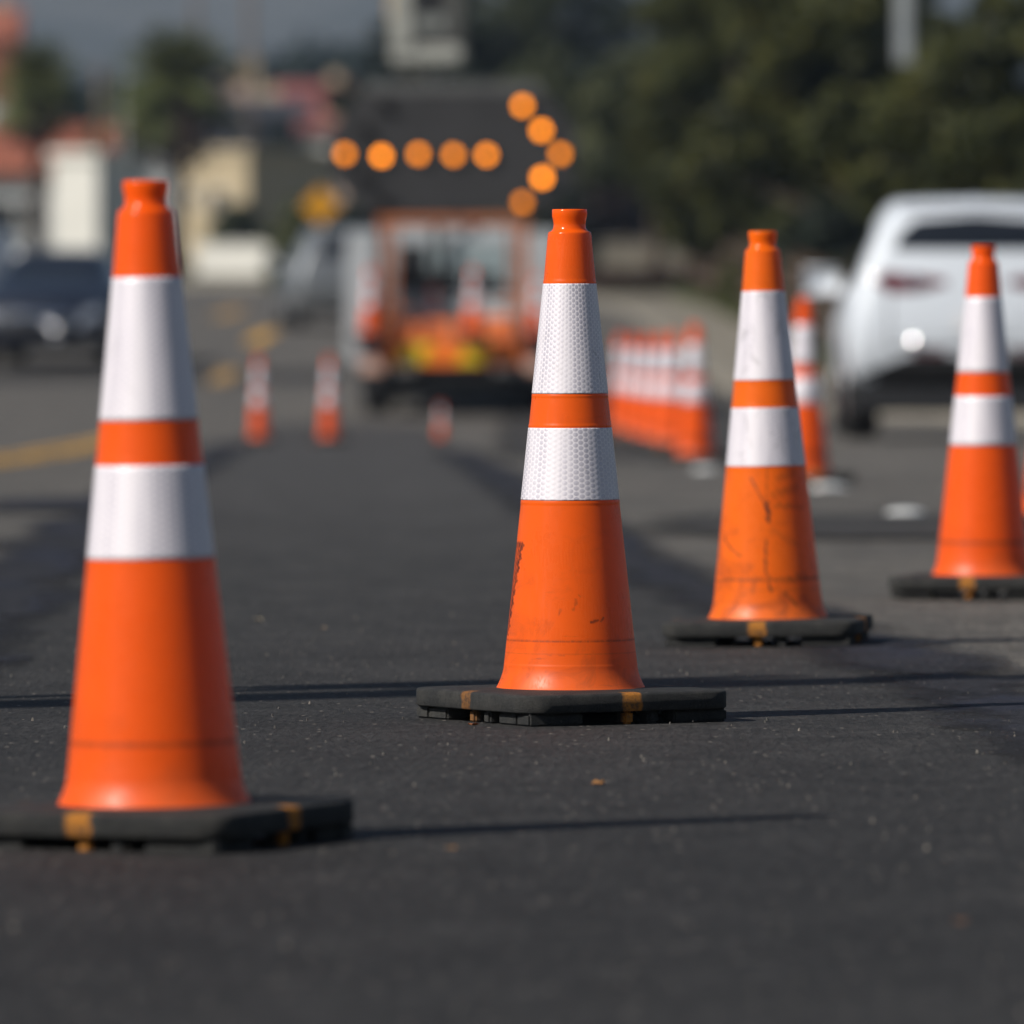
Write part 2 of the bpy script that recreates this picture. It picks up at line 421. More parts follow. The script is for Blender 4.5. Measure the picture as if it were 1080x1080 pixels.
def seglist(strokes, patchfn=None):
    def f(t, z, r):
        extra = 0
        if patchfn: extra = patchfn(math.atan2(math.cos(t), -math.sin(t)), z)
        # angle measured from the side facing the camera, positive to the right
        a = math.atan2(math.cos(t), -math.sin(t)); u = a
        val = 0.0
        for (u0, z0, u1, z1, w, s) in strokes:
            dx = (u1 - u0) * r; dz = z1 - z0; L2 = dx * dx + dz * dz + 1e-9
            k = max(0, min(1, ((u - u0) * r * dx + (z - z0) * dz) / L2))
            d = math.hypot((u - u0) * r - dx * k, (z - z0) - dz * k)
            k_ = .1 if u1 - u0 > 5 else 1
            ww = w * (1 + k_ * .45 * math.sin(z * 260 + u * 31) + k_ * .3 * math.sin(z * 610))
            if d < ww: val = max(val, s * min(1, (ww - d) / (ww * .4)))
        return max(val, extra)
    return f
ring = [(-3.2, .143, 3.2, .143, .0021, .62), (-3.2, .121, 3.2, .121, .0012, .22)]
def rubbed(u, z):
    # broad tyre rub low on the left flank
    if not .15 < z < .318: return 0.0
    f = (.318 - z) / .168
    lim = -1.02 - .34 * f ** .8 + .035 * math.sin(z * 310) + .02 * math.sin(z * 790 + 1)
    if u > lim or u < -1.75: return 0.0
    g = .5 + .5 * math.sin(z * 520 + u * 46) * math.sin(z * 205 - u * 19)
    edge = min(1, (lim - u) / .03) * min(1, (.318 - z) / .003)
    return edge * (1.0 if (z > .306 or lim - u < .10) else .45 + .6 * g)
def make_cone(name, bm_, bandm, strokes, rz, seg=128, step=.01, label='', patchfn=None):
    t = empty(name); st = seglist(strokes + ring, patchfn)
    b = lathe('body', inner + body_profile(step), seg, bm_, t, st)
    for z0, z1 in ((.774, .578), (.519, .390)):
        n = max(3, int(abs(z1 - z0) / step))
        prof = [(np.interp(z0 - .0005, [.390, .578, .774], [.0870, .0670, .0465]) - .001, z0 - .0005)]
        for k in range(n + 1):
            z = z0 - .0008 + (z1 - z0 + .0016) * k / n
            prof.append((float(np.interp(z, [.390, .578, .774], [.0870, .0670, .0465])) + .0009, z))
        prof.append((prof[-1][0] - .002, z1 + .0005))
        lathe('reflective_band', prof, seg, bandm, t, st)
    # base plate: rounded square with softened edge and feet under it
    a = .215; rc = .052
    def rsq(a, rc, n=9):
        p = []
        for cx, cy, s in ((a - rc, a - rc, 0), (-a + rc, a - rc, 90), (-a + rc, -a + rc, 180), (a - rc, -a + rc, 270)):
            for k in range(n):
                th = R(s + 90 * k / (n - 1)); p.append((cx + rc * math.cos(th), cy + rc * math.sin(th)))
        return p
    rings = [(a - .03, .0232), (a - .0025, .0234), (a, .026), (a, .0505), (a - .0015, .0535), (a - .005, .0552), (a - .03, .0568), (.14, .0580)]
    vs = []; fs = []
    for ai, z in rings:
        vs += [(x, y, z) for x, y in rsq(ai, max(.02, rc - (a - ai)))]
    n = len(rsq(a, rc))
    for i in range(len(rings) - 1):
        for k in range(n): fs.append((i * n + k, i * n + (k + 1) % n, (i + 1) * n + (k + 1) % n, (i + 1) * n + k))
    fs.append(tuple(range((len(rings) - 1) * n, len(rings) * n))); fs.append(tuple(range(n))[::-1])
    base = mesh_obj('base', vs, fs, M['rubber'], t, smooth=True)
    base.data.polygons[-1].use_smooth = False; base.data.polygons[-2].use_smooth = False
    fx = MB()
    feet = []
    e = a - .013
    for sx in (-1, 1):
        for sy in (-1, 1):
            feet.append(((sx * (e - .11) if sx > 0 else -e, sy * (e - .045) if sy > 0 else -e), (e if sx > 0 else -(e - .11), e if sy > 0 else -(e - .045))))
            feet.append(((sx * (e - .045) if sx > 0 else -e + .001, sy * (e - .11) if sy > 0 else -(e - .046)), (e - .001 if sx > 0 else -(e - .045), (e - .046) if sy > 0 else -(e - .11))))
    for q in range(4):
        for (u0, u1, dp) in ((-.010, .010, .03), (.040, .062, .04)):
            P0 = Vector((u0, -e)); P1 = Vector((u1, -e + dp)); rr = Matrix.Rotation(q * math.pi / 2, 2)
            A_ = rr @ P0; B_ = rr @ P1
            feet.append(((min(A_.x, B_.x), min(A_.y, B_.y)), (max(A_.x, B_.x), max(A_.y, B_.y))))
    for (p, q) in feet:
        MB().box((p[0], p[1], 0), (q[0], q[1], .0232), .004).build('foot', M['rubber'], base)
    t.rotation_euler.z = 0
    for o in [b] + [c for c in t.children if c is not b]:
        pass
    base.rotation_euler.z = rz
    return t
def place(o, px, D, tilt=0.0, tz=0.0, off=0.0):
    x = (px - 540) * D / F
    o.location = (x, D, zf(x, D) + off + .004)
    o.rotation_euler = (tz, R(tilt), 0)
    return o
scuff2 = []
rs = np.random.RandomState(5)
scuff2 += [(.32, .176, .46, .180, .002, .9), (.5, .178, .56, .184, .0018, .8), (.05, .20, .09, .215, .003, .35), (-.2, .19, -.16, .20, .002, .4), (.12, .225, .16, .222, .0016, .5),
           (.75, .655, .95, .64, .002, .5), (.4, .60, .7, .585, .0016, .5), (.9, .62, .98, .60, .002, .55), (.3, .45, .42, .43, .0016, .4), (-.5, .12, -.1, .119, .0012, .3)]
scuff3 = [(-.42, .365, -.02, .305, .0032, .75), (-.02, .31, .02, .275, .0055, 1.0), (.0, .39, -.03, .31, .0025, .4), (-.05, .225, -.06, .17, .0032, .8), (-.07, .175, .03, .12, .0034, .8),
          (-1.15, .235, -.62, .195, .0035, .75), (.3, .113, .52, .088, .004, .6), (-.3, .15, -.3, .12, .006, .35), (.15, .33, .8, .345, .010, .30), (.2, .305, .9, .30, .007, .35),
          (.3, .14, .7, .15, .010, .35), (-1, .145, 1.3, .146, .003, .5), (.3, .365, .7, .375, .010, .25), (.2, .43, .6, .45, .006, .3), (-.6, .50, -.4, .43, .003, .3),
          (.35, .48, .45, .42, .004, .35), (-.5, .70, -.4, .66, .003, .35), (.1, .25, .6, .22, .009, .2)]
c1 = make_cone('traffic_cone', M['cone1'], M['band1'], [(-.9, .115, -.8, .12, .001, .2)], R(-26), 192, .006)
tag(c1, 'large clean orange traffic cone nearest the camera at the left edge', 'traffic cone')
place(c1, 163, 9000 / 775, -.75, off=-.004)
c2 = make_cone('traffic_cone', M['cone2'], M['band1'], scuff2, R(30), 512, .0022, patchfn=rubbed)
tag(c2, 'sharp orange traffic cone in the centre with black rubbed mark on its left flank', 'traffic cone')
place(c2, 602, 9000 / 595, -.15)
c3 = make_cone('traffic_cone', M['cone3'], M['band3'], scuff3, R(-8), 384, .003)
tag(c3, 'dirty orange traffic cone with dark scratches down its front, right of the centre cone', 'traffic cone')
place(c3, 810.5, 9000 / 481, -.85)
c4 = make_cone('traffic_cone', M['cone1'], M['band1'], [], R(-14), 128, .01)
tag(c4, 'orange traffic cone in front of the white car, cut by the right edge', 'traffic cone')
place(c4, 1037, 9000 / 409, 0)
for c in (c1, c2, c3, c4): tag(c, group='traffic cones set out along the lane')
proto = make_cone('traffic_cone', M['cone1'], M['band1'], [], R(12), 40, .03)
place(proto, 848, 41.5, 0); tag(proto, 'blurred orange cone partly hidden behind the scratched cone', 'traffic cone', 'traffic cones set out along the lane')
def more(px, D, label, group='traffic cones set out along the lane', scale=1, off=0, tilt=0, x=None, z=None):
    c = copy_tree(proto); place(c, px, D, tilt, off=off)
    if z is not None: c.location.z = z
    c.scale = scale if hasattr(scale, '__len__') else (scale,) * 3; c.rotation_euler.z = random.uniform(0, 6)
    return tag(c, label, 'traffic cone', group)
more(1116, 30, 'blurred orange cone sliver at the right edge behind the cone before the white car')
names = ['nearest and tallest cone at the right end of the far cone row', 'second cone from the right end of the far cone row',
         'third cone from the right end of the far cone row', 'fourth cone from the right end of the far cone row',
         'fifth cone from the right, last but one of the far cone row', 'smallest cone at the left end of the far cone row']
for k, (px, D) in enumerate(((733, 56), (711, 66), (697, 69), (683, 72), (669, 75), (655, 78.5))):
    more(px, D, names[k], 'blurred row of cones leading to the truck')
more(273, 72, 'small blurred cone left of the truck, the one nearer the yellow line', 'two small cones left of the truck', (.64, .64, .80))
more(347, 72, 'small blurred cone beside the rear left wheel of the truck', 'two small cones left of the truck', (.64, .64, .80))
more(465, 74, 'small low orange cone on the road behind the truck bumper', 'cones around the work truck', .34)

# raised lane markers
def dome(px, D, label):
    t = lathe('lane_marker', [(.051, 0), (.050, .006), (.043, .013), (.030, .018), (.014, .0205), (.001, .021)], 24, M['whitepaint'])
    x = (px - 540) * D / F; t.location = (x, D, zf(x, D)); t.scale = (1.5, 3, 1.1)
    tag(t, label, 'lane marker', 'white raised lane markers')
dome(955, 33, 'white raised marker on the road left of the rightmost cone'); dome(872, 40, 'white raised marker below the partly hidden cone')
dome(744, 50, 'white raised marker just left of the scratched cone, near the far row')
strip('lane_dash', 1.44, 1.56, 39.2, 42.4, .010, M['whitepaint'], nx=1)

# dry leaves and grit
def leaf(px, py, size, col, label):
    s = (py - HZ) / CAMH; D = F / s; x = (px - 540) / s
    n = 9; vs = [(0, 0, size * .22)]
    for k in range(n):
        t = 2 * math.pi * k / n; r = size * (.6 + .4 * abs(math.cos(t))) * random.uniform(.8, 1.1)
        vs.append((r * math.cos(t), r * math.sin(t) * .7, size * random.uniform(.02, .55)))
    vs2 = [(v[0], v[1], v[2] + .0015) for v in vs]
    m_ = len(vs); fs = [(0, k + 1, (k + 1) % n + 1) for k in range(n)] + [(m_, m_ + (k + 1) % n + 1, m_ + k + 1) for k in range(n)]
    o = mesh_obj('dry_leaf', vs + vs2, fs, mat('leaf litter', col, .7, var=.4, vs=60))
    o.location = (x, D, zf(x, D) + .005); tag(o, label, 'leaf', 'dry leaves on the asphalt')
leaf(632, 831, .011, (.42, .19, .05), 'orange brown dry leaf on bare asphalt below the centre cone')
leaf(500, 768, .012, (.5, .18, .06), 'reddish leaf scrap tucked at the front edge of the centre cone base')
leaf(1012, 980, .010, (.35, .16, .07), 'brown leaf scrap in the lower right of the asphalt')
leaf(476, 901, .007, (.35, .2, .1), 'tiny brown leaf scrap below the tip of the left cone shadow')
leaf(272, 652, .012, (.45, .38, .26), 'pale dry leaf right of the left cone, level with its lower half')
leaf(341, 661, .009, (.42, .3, .2), 'small tan leaf scrap between the left cone and the centre cone')

rs = np.random.RandomState(77); gv = []; gf = []
for k in range(1300):
    D = 8.2 + 22 * rs.rand() ** 1.3; x = rs.uniform(-.066, .066) * D; r = .0008 + .0024 * rs.rand() ** 4; z = zf(x, D) + .0095
    n0 = len(gv); an = rs.uniform(0, 6.28)
    for q in range(5): gv.append((x + r * math.cos(an + q * 1.257) * rs.uniform(.7, 1.2), D + r * math.sin(an + q * 1.257), z - .002))
    for q in range(3): gv.append((x + r * .55 * math.cos(an + q * 2.1), D + r * .55 * math.sin(an + q * 2.1), z + r * rs.uniform(.7, 1.4)))
    gf += [(n0, n0 + 1, n0 + 5), (n0 + 1, n0 + 2, n0 + 6, n0 + 5), (n0 + 2, n0 + 3, n0 + 6), (n0 + 3, n0 + 4, n0 + 7, n0 + 6), (n0 + 4, n0, n0 + 5, n0 + 7), (n0 + 5, n0 + 6, n0 + 7)]
gm = NT('stone grit'); gi = gm.n.new('ShaderNodeNewGeometry').outputs['Random Per Island']
gm.set(Base_Color=gm.mix(gm.ramp(gi, .55, 1), (.06, .055, .05), (.22, .19, .16)), Roughness=.7)
gr_ = mesh_obj('grit', gv, gf, gm.m); tag(gr_, 'fine stone grit scattered over the asphalt', kind='stuff')

# ------------------------------------------------------------------ posts left of the frame (their shadows cross the road)
M['wood'] = mat('weathered pole wood', (.13, .09, .06), .9, var=.3, vs=5, bump=.4)
M['galv'] = mat('galvanised steel', (.42, .43, .44), .5, .6, var=.15)
AZ = R(33); EL = R(39)
def on_line(x0, D0, x): return D0 - (x0 - x) * math.tan(AZ)
xp = -8.4; Dp = on_line(-.945, 15.72, xp)
t = empty('utility_pole', (xp, Dp, zf(xp, Dp)))
tag(t, 'tall wooden utility pole at the near left roadside, out of frame', 'utility pole')
MB().tube([(0, 0, -.3), (0, 0, 6), (0, 0, 11.5)], [.17, .15, .12], 16).build('pole', M['wood'], t, True)
MB().box((-1.2, -.06, 10.6), (1.2, .06, 10.75), .01).build('crossarm', M['wood'], t)
Dp2 = on_line(-.5, 16.32, xp + .6)
t = empty('street_sign', (xp + .6, Dp2, zf(xp, Dp2)))
tag(t, 'slim steel sign post beside the near utility pole, out of frame', 'sign post')
MB().tube([(0, 0, -.2), (0, 0, 8.05)], .05, 12).build('post', M['galv'], t, True)
MB().box((-.3, -.01, 7.2), (.3, .01, 7.8), .003).build('panel', M['galv'], t)

# ------------------------------------------------------------------ cars
M['glass'] = mat('dark car glass', (.012, .014, .018), .06, var=.1, coat=.6)
M['blackplastic'] = mat('black plastic trim', (.018, .018, .02), .5, var=.2)
M['tyre'] = mat('tyre rubber', (.010, .010, .011), .8, var=.2, bump=.2)
M['rim'] = mat('alloy', (.5, .5, .52), .3, .9, var=.05)
M['redlens'] = mat('red tail lamp lens', (.10, .003, .010), .3, var=.1, coat=.6)
M['chrome'] = mat('chrome', (.8, .8, .82), .08, 1.0, var=.03)
M['clearlens'] = mat('headlamp lens', (.6, .62, .66), .06, .7, var=.05, coat=.7)
M['plate'] = mat('licence plate', (.7, .7, .72), .4, var=.05)
def paint(name, col, metal=.0): return mat(name, col, .42, metal, var=.02, coat=.35)
COLS = [-1, -.86, -.35, .35, .86, 1]
def car(name, label, cat, L, w, H, belt, zb, pm, wr, suv=True, wheel_r=.35):
    """rear at y=0, front at y=L; lattice shell, subdivided"""
    t = empty(name); tag(t, label, cat)
    if suv:
        rear = [(.10, .02, .0, .06, .30, .50), (.13, .07, .06, .14, .36, .62)]
        st = []
        st.append(([.14, .03, .0, .05, .20, .34], belt, H - .16, H - .02, wr * .97))
        st.append(([.30, .18, .14, .2, .36, .5], belt, H - .13, H + .0, wr))
        st.append(([.9] * 6, belt, H - .12, H + .02, wr)); st.append(([L * .42] * 6, belt, H - .12, H + .03, wr))
        st.append(([L * .60] * 6, belt, H - .16, H - .03, wr * .97)); st.append(([L * .71] * 3 + [L * .72] * 3, belt - .02, belt + .07, belt + .10, wr * 1.1))
    else:
        st = [([.12, .02, .0, .03, .10, .16], belt - .03, belt + .02, belt + .04, w * .8), ([.24, .14, .1, .16, .3, .35], belt - .02, belt + .05, belt + .08, w * .8),
              ([.62] * 6, belt, belt + .08, belt + .11, w * .8), ([L * .30] * 6, belt, H - .14, H - .03, wr), ([L * .5] * 6, belt, H - .11, H, wr),
              ([L * .60] * 6, belt, H - .18, H - .06, wr * .97), ([L * .72] * 6, belt - .03, belt + .05, belt + .09, w * .8)]
    st.append(([L * .86] * 6, belt - .08, belt - .01, belt + .03, w * .78)); st.append(([L - .18, L - .08, L - .06, L - .10, L - .16, L - .2], belt - .18, belt - .12, belt - .09, w * .72))
    st.append(([L - .10, L - .01, L, L - .05, L - .12, L - .16], belt - .22, belt - .17, belt - .15, w * .70))
    P = []
    for (ys, bz, uz, rz, ww) in st:
        rows = [(w * .90, zb), (w, zb + .14), (w * 1.0, (zb + bz) / 2 + .05), (w * .965, bz), (ww, uz), (ww * .86, rz)]
        if ys[0] < .2: rows = [(a * .93, b) for a, b in rows[:4]] + rows[4:]
        if ys[2] > L - .03: rows = [(a * .9, b) for a, b in rows]
        P.append([[(c * a, ys[r] + (.05 * (abs(c) ** 3) if ys[0] < .2 else (-.12 * abs(c) ** 3 if ys[2] > L - .1 else 0)), z + (.02 * (1 - c * c) if r == 5 else 0)) for c in COLS] for r, (a, z) in enumerate(rows)])
    idx = {}; vs = []; fs = []
    def V(i, r, c):
        k = (i, r, c)
        if k not in idx: idx[k] = len(vs); vs.append(P[i][r][c])
        return idx[k]
    nS = len(P)
    for i in range(nS - 1):
        for c in range(5):
            fs.append((V(i, 0, c), V(i, 0, c + 1), V(i + 1, 0, c + 1), V(i + 1, 0, c))); fs.append((V(i, 5, c), V(i + 1, 5, c), V(i + 1, 5, c + 1), V(i, 5, c + 1)))
        for r in range(5):
            fs.append((V(i, r, 0), V(i + 1, r, 0), V(i + 1, r + 1, 0), V(i, r + 1, 0))); fs.append((V(i, r, 5), V(i, r + 1, 5), V(i + 1, r + 1, 5), V(i + 1, r, 5)))
    for r in range(5):
        for c in range(5):
            fs.append((V(0, r, c), V(0, r + 1, c), V(0, r + 1, c + 1), V(0, r, c + 1))); fs.append((V(nS - 1, r, c), V(nS - 1, r, c + 1), V(nS - 1, r + 1, c + 1), V(nS - 1, r + 1, c)))
    bm = bmesh.new(); bv = [bm.verts.new(v) for v in vs]
    for f in fs: bm.faces.new([bv[i] for i in f])
    bmesh.ops.recalc_face_normals(bm, faces=bm.faces[:])
    me = bpy.data.meshes.new('tmp'); bm.to_mesh(me); bm.free()
    tmp = bpy.data.objects.new('tmp', me); COL.objects.link(tmp)
    md = tmp.modifiers.new('s', 'SUBSURF'); md.levels = 3; md.render_levels = 3
    dg = bpy.context.evaluated_depsgraph_get(); dg.update()
    fin = bpy.data.meshes.new_from_object(tmp.evaluated_get(dg)); bpy.data.objects.remove(tmp)
    fin.name = 'body'; fin.materials.clear(); fin.materials.append(pm)
    fin.polygons.foreach_set('use_smooth', [True] * len(fin.polygons))
    body = link(bpy.data.objects.new('body', fin), t)
    bm = bmesh.new(); bm.from_mesh(fin); bvh = BVHTree.FromBMesh(bm); bm.free()
    def patch(nm, poly, axis, sgn, m, off=.006, par=body, rings=6, dens=8):
        """closed outline (2-D) dropped onto the body along an axis"""
        pts = []
        for i in range(len(poly)):
            a = Vector(poly[i]); b = Vector(poly[(i + 1) % len(poly)])
            pts += [a.lerp(b, k / dens) for k in range(dens)]
        cen = sum(pts, Vector((0, 0))) / len(pts); vs = []; ok = True
        def cast(q):
            if axis == 'y': o = Vector((q[0], -5 if sgn > 0 else L + 5, q[1])); d = Vector((0, sgn, 0))
            else: o = Vector((-5 if sgn > 0 else 5, q[0], q[1])); d = Vector((sgn, 0, 0))
            h, nn, _, _ = bvh.ray_cast(o, d)
            if h is None: return None
            if nn.dot(d) > 0: nn = -nn
            return h + nn * off
        C = cast(cen); vs.append(C); n = len(pts)
        for r in range(1, rings + 1):
            for p in pts:
                h = cast(cen.lerp(p, r / rings)); vs.append(h)
        last = C
        for i, v in enumerate(vs):
            if v is None: vs[i] = last
            else: last = v
        fs = [(0, 1 + k, 1 + (k + 1) % n) for k in range(n)]
        for r in range(rings - 1):
            for k in range(n):
                a = 1 + r * n + k; b = 1 + r * n + (k + 1) % n; fs.append((a, a + n, b + n, b))
        o = mesh_obj(nm, vs, fs, m, par, True); return o
    for sx in (-1, 1):
        for wy in (L * .185, L * .80):
            wl = MB().tube([(sx * (w - .25), wy, wheel_r), (sx * (w - .235), wy, wheel_r), (sx * (w - .03), wy, wheel_r), (sx * (w - .015), wy, wheel_r)],
                           [wheel_r * .93, wheel_r, wheel_r, wheel_r * .93], 32).build('wheel', M['tyre'], t, True)
            MB().tube([(sx * (w - .03), wy, wheel_r), (sx * (w - .006), wy, wheel_r)], [wheel_r * .62, wheel_r * .58], 24).build('rim', M['rim'], wl)
            arch = [(wy + (wheel_r * 1.13) * math.cos(a), max(zb + .03, wheel_r + (wheel_r * 1.13) * math.sin(a))) for a in np.linspace(-.25, math.pi + .25, 14)]
            patch('wheel_arch', arch, 'x', -sx, M['blackplastic'], .004, dens=2, rings=4)
        patch('side_window', [(L * .14 if suv else L * .24, belt + .06), (L * .44, belt + .05), (L * .44, H - .16), (L * .2 if suv else L * .31, H - .2)], 'x', -sx, M['glass'])
        patch('side_window', [(L * .455, belt + .05), (L * .66, belt + .03), (L * .58, H - .2), (L * .455, H - .16)], 'x', -sx, M['glass'])
        mr = MB().box((sx * (w - .02), L * .63, belt + .02), (sx * (w + .2), L * .66, belt + .18), .02).build('wing_mirror', pm, t, True)
    patch('windscreen', [(-wr * .86, belt + .10), (wr * .86, belt + .10), (wr * .74, H - .15), (-wr * .74, H - .15)], 'y', -1, M['glass'])
    patch('grille', [(-.42, zb + .25), (.42, zb + .25), (.5, belt - .32), (-.5, belt - .32)], 'y', -1, M['blackplastic'])
    for sx in (-1, 1):
        patch('headlight', [(sx * .5, belt - .36), (sx * w * .84, belt - .33), (sx * w * .84, belt - .2), (sx * .55, belt - .25)], 'y', -1, M['clearlens'])
    return t, body, patch

def glint(par, rz, pos, rc, rad, nm, m=None):
    """added domed chrome disc, aimed between sun and camera to throw a glint"""
    hv_ = Vector((-math.cos(AZ) * math.cos(EL), -math.sin(AZ) * math.cos(EL), math.sin(EL))) + (Vector((0, 0, CAMH)) - Vector((float(par.location.x), float(par.location.y), .5))).normalized()
    hv_.normalize(); hv_ = Matrix.Rotation(-rz, 3, 'Z') @ hv_
    a_ = math.asin(min(1, rad / rc))
    g_ = lathe(nm, [(rc * math.sin(t), rc * math.cos(t) - rc * math.cos(a_)) for t in np.linspace(a_ * .02, a_, 8)] + [(rad * .9, -.03)], 24, m or M['chrome'], par)
    g_.rotation_euler = hv_.to_track_quat('Z', 'Y').to_euler(); g_.location = pos
    return g_
white = paint('white car paint', (.64, .68, .74)); navy = paint('dark blue car paint', (.008, .011, .022), .0)
silver = paint('silver car paint', (.45, .46, .48), .6); dull = paint('grey car paint', (.20, .21, .22), .5); pale = paint('pale car paint', (.62, .62, .62), .2)
suv, body, patch = car('parked_car', 'white estate car with slim red tail lamps, seen from behind at the right edge', 'car', 4.6, .925, 1.69, 1.04, .37, white, .665, True, .37)
patch('rear_window', [(-.58, 1.35), (.58, 1.35), (.54, 1.46), (.42, 1.56), (0, 1.59), (-.42, 1.56), (-.54, 1.46)], 'y', 1, M['glass'], .008)
for sx in (-1, 1):
    patch('tail_light', [(sx * .72, 1.12), (sx * .64, 1.05), (sx * .45, 1.05), (sx * .22, 1.10), (sx * .22, 1.14), (sx * .45, 1.175), (sx * .68, 1.19)], 'y', 1, M['redlens'], .008)
    patch('rear_reflector', [(sx * .22, .61), (sx * .46, .61), (sx * .46, .64), (sx * .22, .64)], 'y', 1, M['redlens'], .018)
patch('rear_bumper_cladding', [(-.86, .40), (.86, .40), (.86, .45), (.50, .60), (-.50, .60), (-.86, .45)], 'y', 1, M['blackplastic'], .010)
patch('plate_recess', [(-.30, .74), (.30, .74), (.34, .93), (-.34, .93)], 'y', 1, white, .006)
for a_, b_ in (((-.62, .66), (-.62, 1.20)), ((.62, .66), (.62, 1.20)), ((-.62, .66), (.62, .66))):
    if a_[0] == b_[0]: patch('panel_gap', [(a_[0] - .006, a_[1]), (a_[0] + .006, a_[1]), (b_[0] + .006, b_[1]), (b_[0] - .006, b_[1])], 'y', 1, M['blackplastic'], .004)
    else: patch('panel_gap', [(a_[0], a_[1] - .006), (b_[0], a_[1] - .006), (b_[0], a_[1] + .006), (a_[0], a_[1] + .006)], 'y', 1, M['blackplastic'], .004)
patch('rear_spoiler', [(-.56, 1.615), (.56, 1.615), (.50, 1.64), (-.50, 1.64)], 'y', 1, silver, .012)
pl = patch('licence_plate', [(-.16, .77), (.16, .77), (.16, .90), (-.16, .90)], 'y', 1, M['plate'], .014)
patch('rear_window_trim', [(-.02, 1.0), (.02, 1.0), (.025, 1.03), (-.025, 1.03)], 'y', 1, M['chrome'], .012)
MB().tube([(-.28, .55, 1.70), (-.30, 1.2, 1.725), (-.30, 2.3, 1.715)], .014, 8).build('roof_rail', M['chrome'], suv, True)
MB().tube([(.0, .75, 1.67), (.0, .72, 1.71), (0, .66, 1.73)], [.03, .02, .008], 8).build('antenna', white, suv, True)
MB().box((-.84, .12, .2), (.84, 4.3, .40), .03).build('underbody', M['blackplastic'], suv)
sD = 60.2; sx_ = (1031 - 540) * sD / F
suv.location = (sx_, sD, zf(sx_, sD + 1) + .0); suv.rotation_euler = (0, 0, R(-.5))
glint(suv, R(-.5), (-.46, -.015, .71), .21, .03, 'bumper_glint_disc'); glint(suv, R(-.5), (-.47, .03, 1.16), .07, .03, 'lamp_glint_disc')  # added discs, not real fittings, only to throw sun glints
glint(suv, R(-.5), (.13, .55, 1.70), .13, .03, 'roof_glint_disc')  # another added glint disc, on the roof

dk, body, patch = car('car', 'dark blue saloon car facing the camera at the far left kerb', 'car', 4.6, .90, 1.46, .95, .22, navy, .60, False, .33)
patch('chrome_strip', [(-.42, .62), (.42, .62), (.42, .66), (-.42, .66)], 'y', -1, M['chrome'], .012)
patch('fog_light', [(-.75, .36), (-.6, .36), (-.6, .46), (-.75, .46)], 'y', -1, M['clearlens'], .01)
D_ = 108.6; x_ = (40 - 540) * 104 / F + .32
dk.rotation_euler = (0, 0, R(176)); dk.location = (x_, D_, zf(x_, 106) - .02)
for p, rc in (((-.2, 4.63, .50), .25), ((-.12, 4.63, .56), .17), ((-.52, 4.60, .54), .11), ((.20, 4.62, .66), .10), ((-.22, 4.62, .40), .12)):
    glint(dk, R(176), p, rc, .05, 'lamp_glint_disc')  # added discs that throw the sun back at the camera
s2, body, patch = car('car', 'silver car standing left behind the dark blue car, cut by the left edge', 'car', 4.3, .88, 1.45, .92, .22, silver, .60, False, .33)
D_ = 150; x_ = (-8 - 540) * D_ / F; s2.location = (x_, D_ , zf(x_, D_)); s2.rotation_euler = (0, 0, R(180 - 8))
s3, body, patch = car('car', 'grey car partly hidden behind the left side of the work truck', 'car', 4.3, .88, 1.50, .94, .22, dull, .62, True, .33)
patch('rear_window', [(-.5, 1.08), (.5, 1.08), (.45, 1.36), (-.45, 1.36)], 'y', 1, M['glass'], .01)
D_ = 128; x_ = (372 - 540) * D_ / F; s3.location = (x_, D_, zf(x_, D_)); s3.rotation_euler = (0, 0, R(6))
s4, body, patch = car('car', 'pale car on the verge just left behind the white estate car', 'car', 4.3, .88, 1.50, .94, .22, mat('dusty pink grey car paint', (.20, .15, .16), .2), .62, True, .33)
patch('rear_window', [(-.5, 1.08), (.5, 1.08), (.45, 1.36), (-.45, 1.36)], 'y', 1, M['glass'], .01)
for sx in (-1, 1): patch('tail_light', [(sx * .78, .98), (sx * .5, .98), (sx * .5, 1.1), (sx * .78, 1.1)], 'y', 1, M['redlens'], .01)
D_ = 118; x_ = (974 - 540) * D_ / F; s4.location = (x_, D_, zf(x_, D_) + .13)

# ------------------------------------------------------------------ work truck with arrow board
M['bodygrey'] = mat('utility body light grey', (.42, .44, .46), .4, var=.1, vs=3)
M['frame'] = mat('rusty orange frame paint', (.42, .13, .04), .6, var=.35, vs=6)
M['hivis'] = mat('orange reflective panel', (.90, .20, .02), .4, var=.12)
M['lime'] = mat('yellow reflective panel', (.85, .60, .02), .4, var=.1)
M['board'] = mat('matt black board', (.030, .029, .031), .7, var=.2, vs=2)
M['boardedge'] = mat('grey board housing', (.10, .10, .10), .6, var=.2, vs=2)
M['lampoff'] = mat('unlit amber lens', (.06, .03, .012), .3)
TX = (478 - 540) * 88 / F; TD = 88.0; TZ = zf(TX, 90)
tr = empty('work_truck', (TX, TD, TZ))
tag(tr, 'road works truck seen from behind carrying a lit amber arrow board', 'truck')
def Z(py): return CAMH + (HZ - py) * TD / F - TZ
MB().box((-.98, 0.35, .55), (.98, 3.0, .62), .01).box((-.4, .4, .35), (.4, 5.8, .5), .01).box((-.7, .5, .16), (.7, .7, .40), .02).build('chassis', M['blackplastic'], tr)
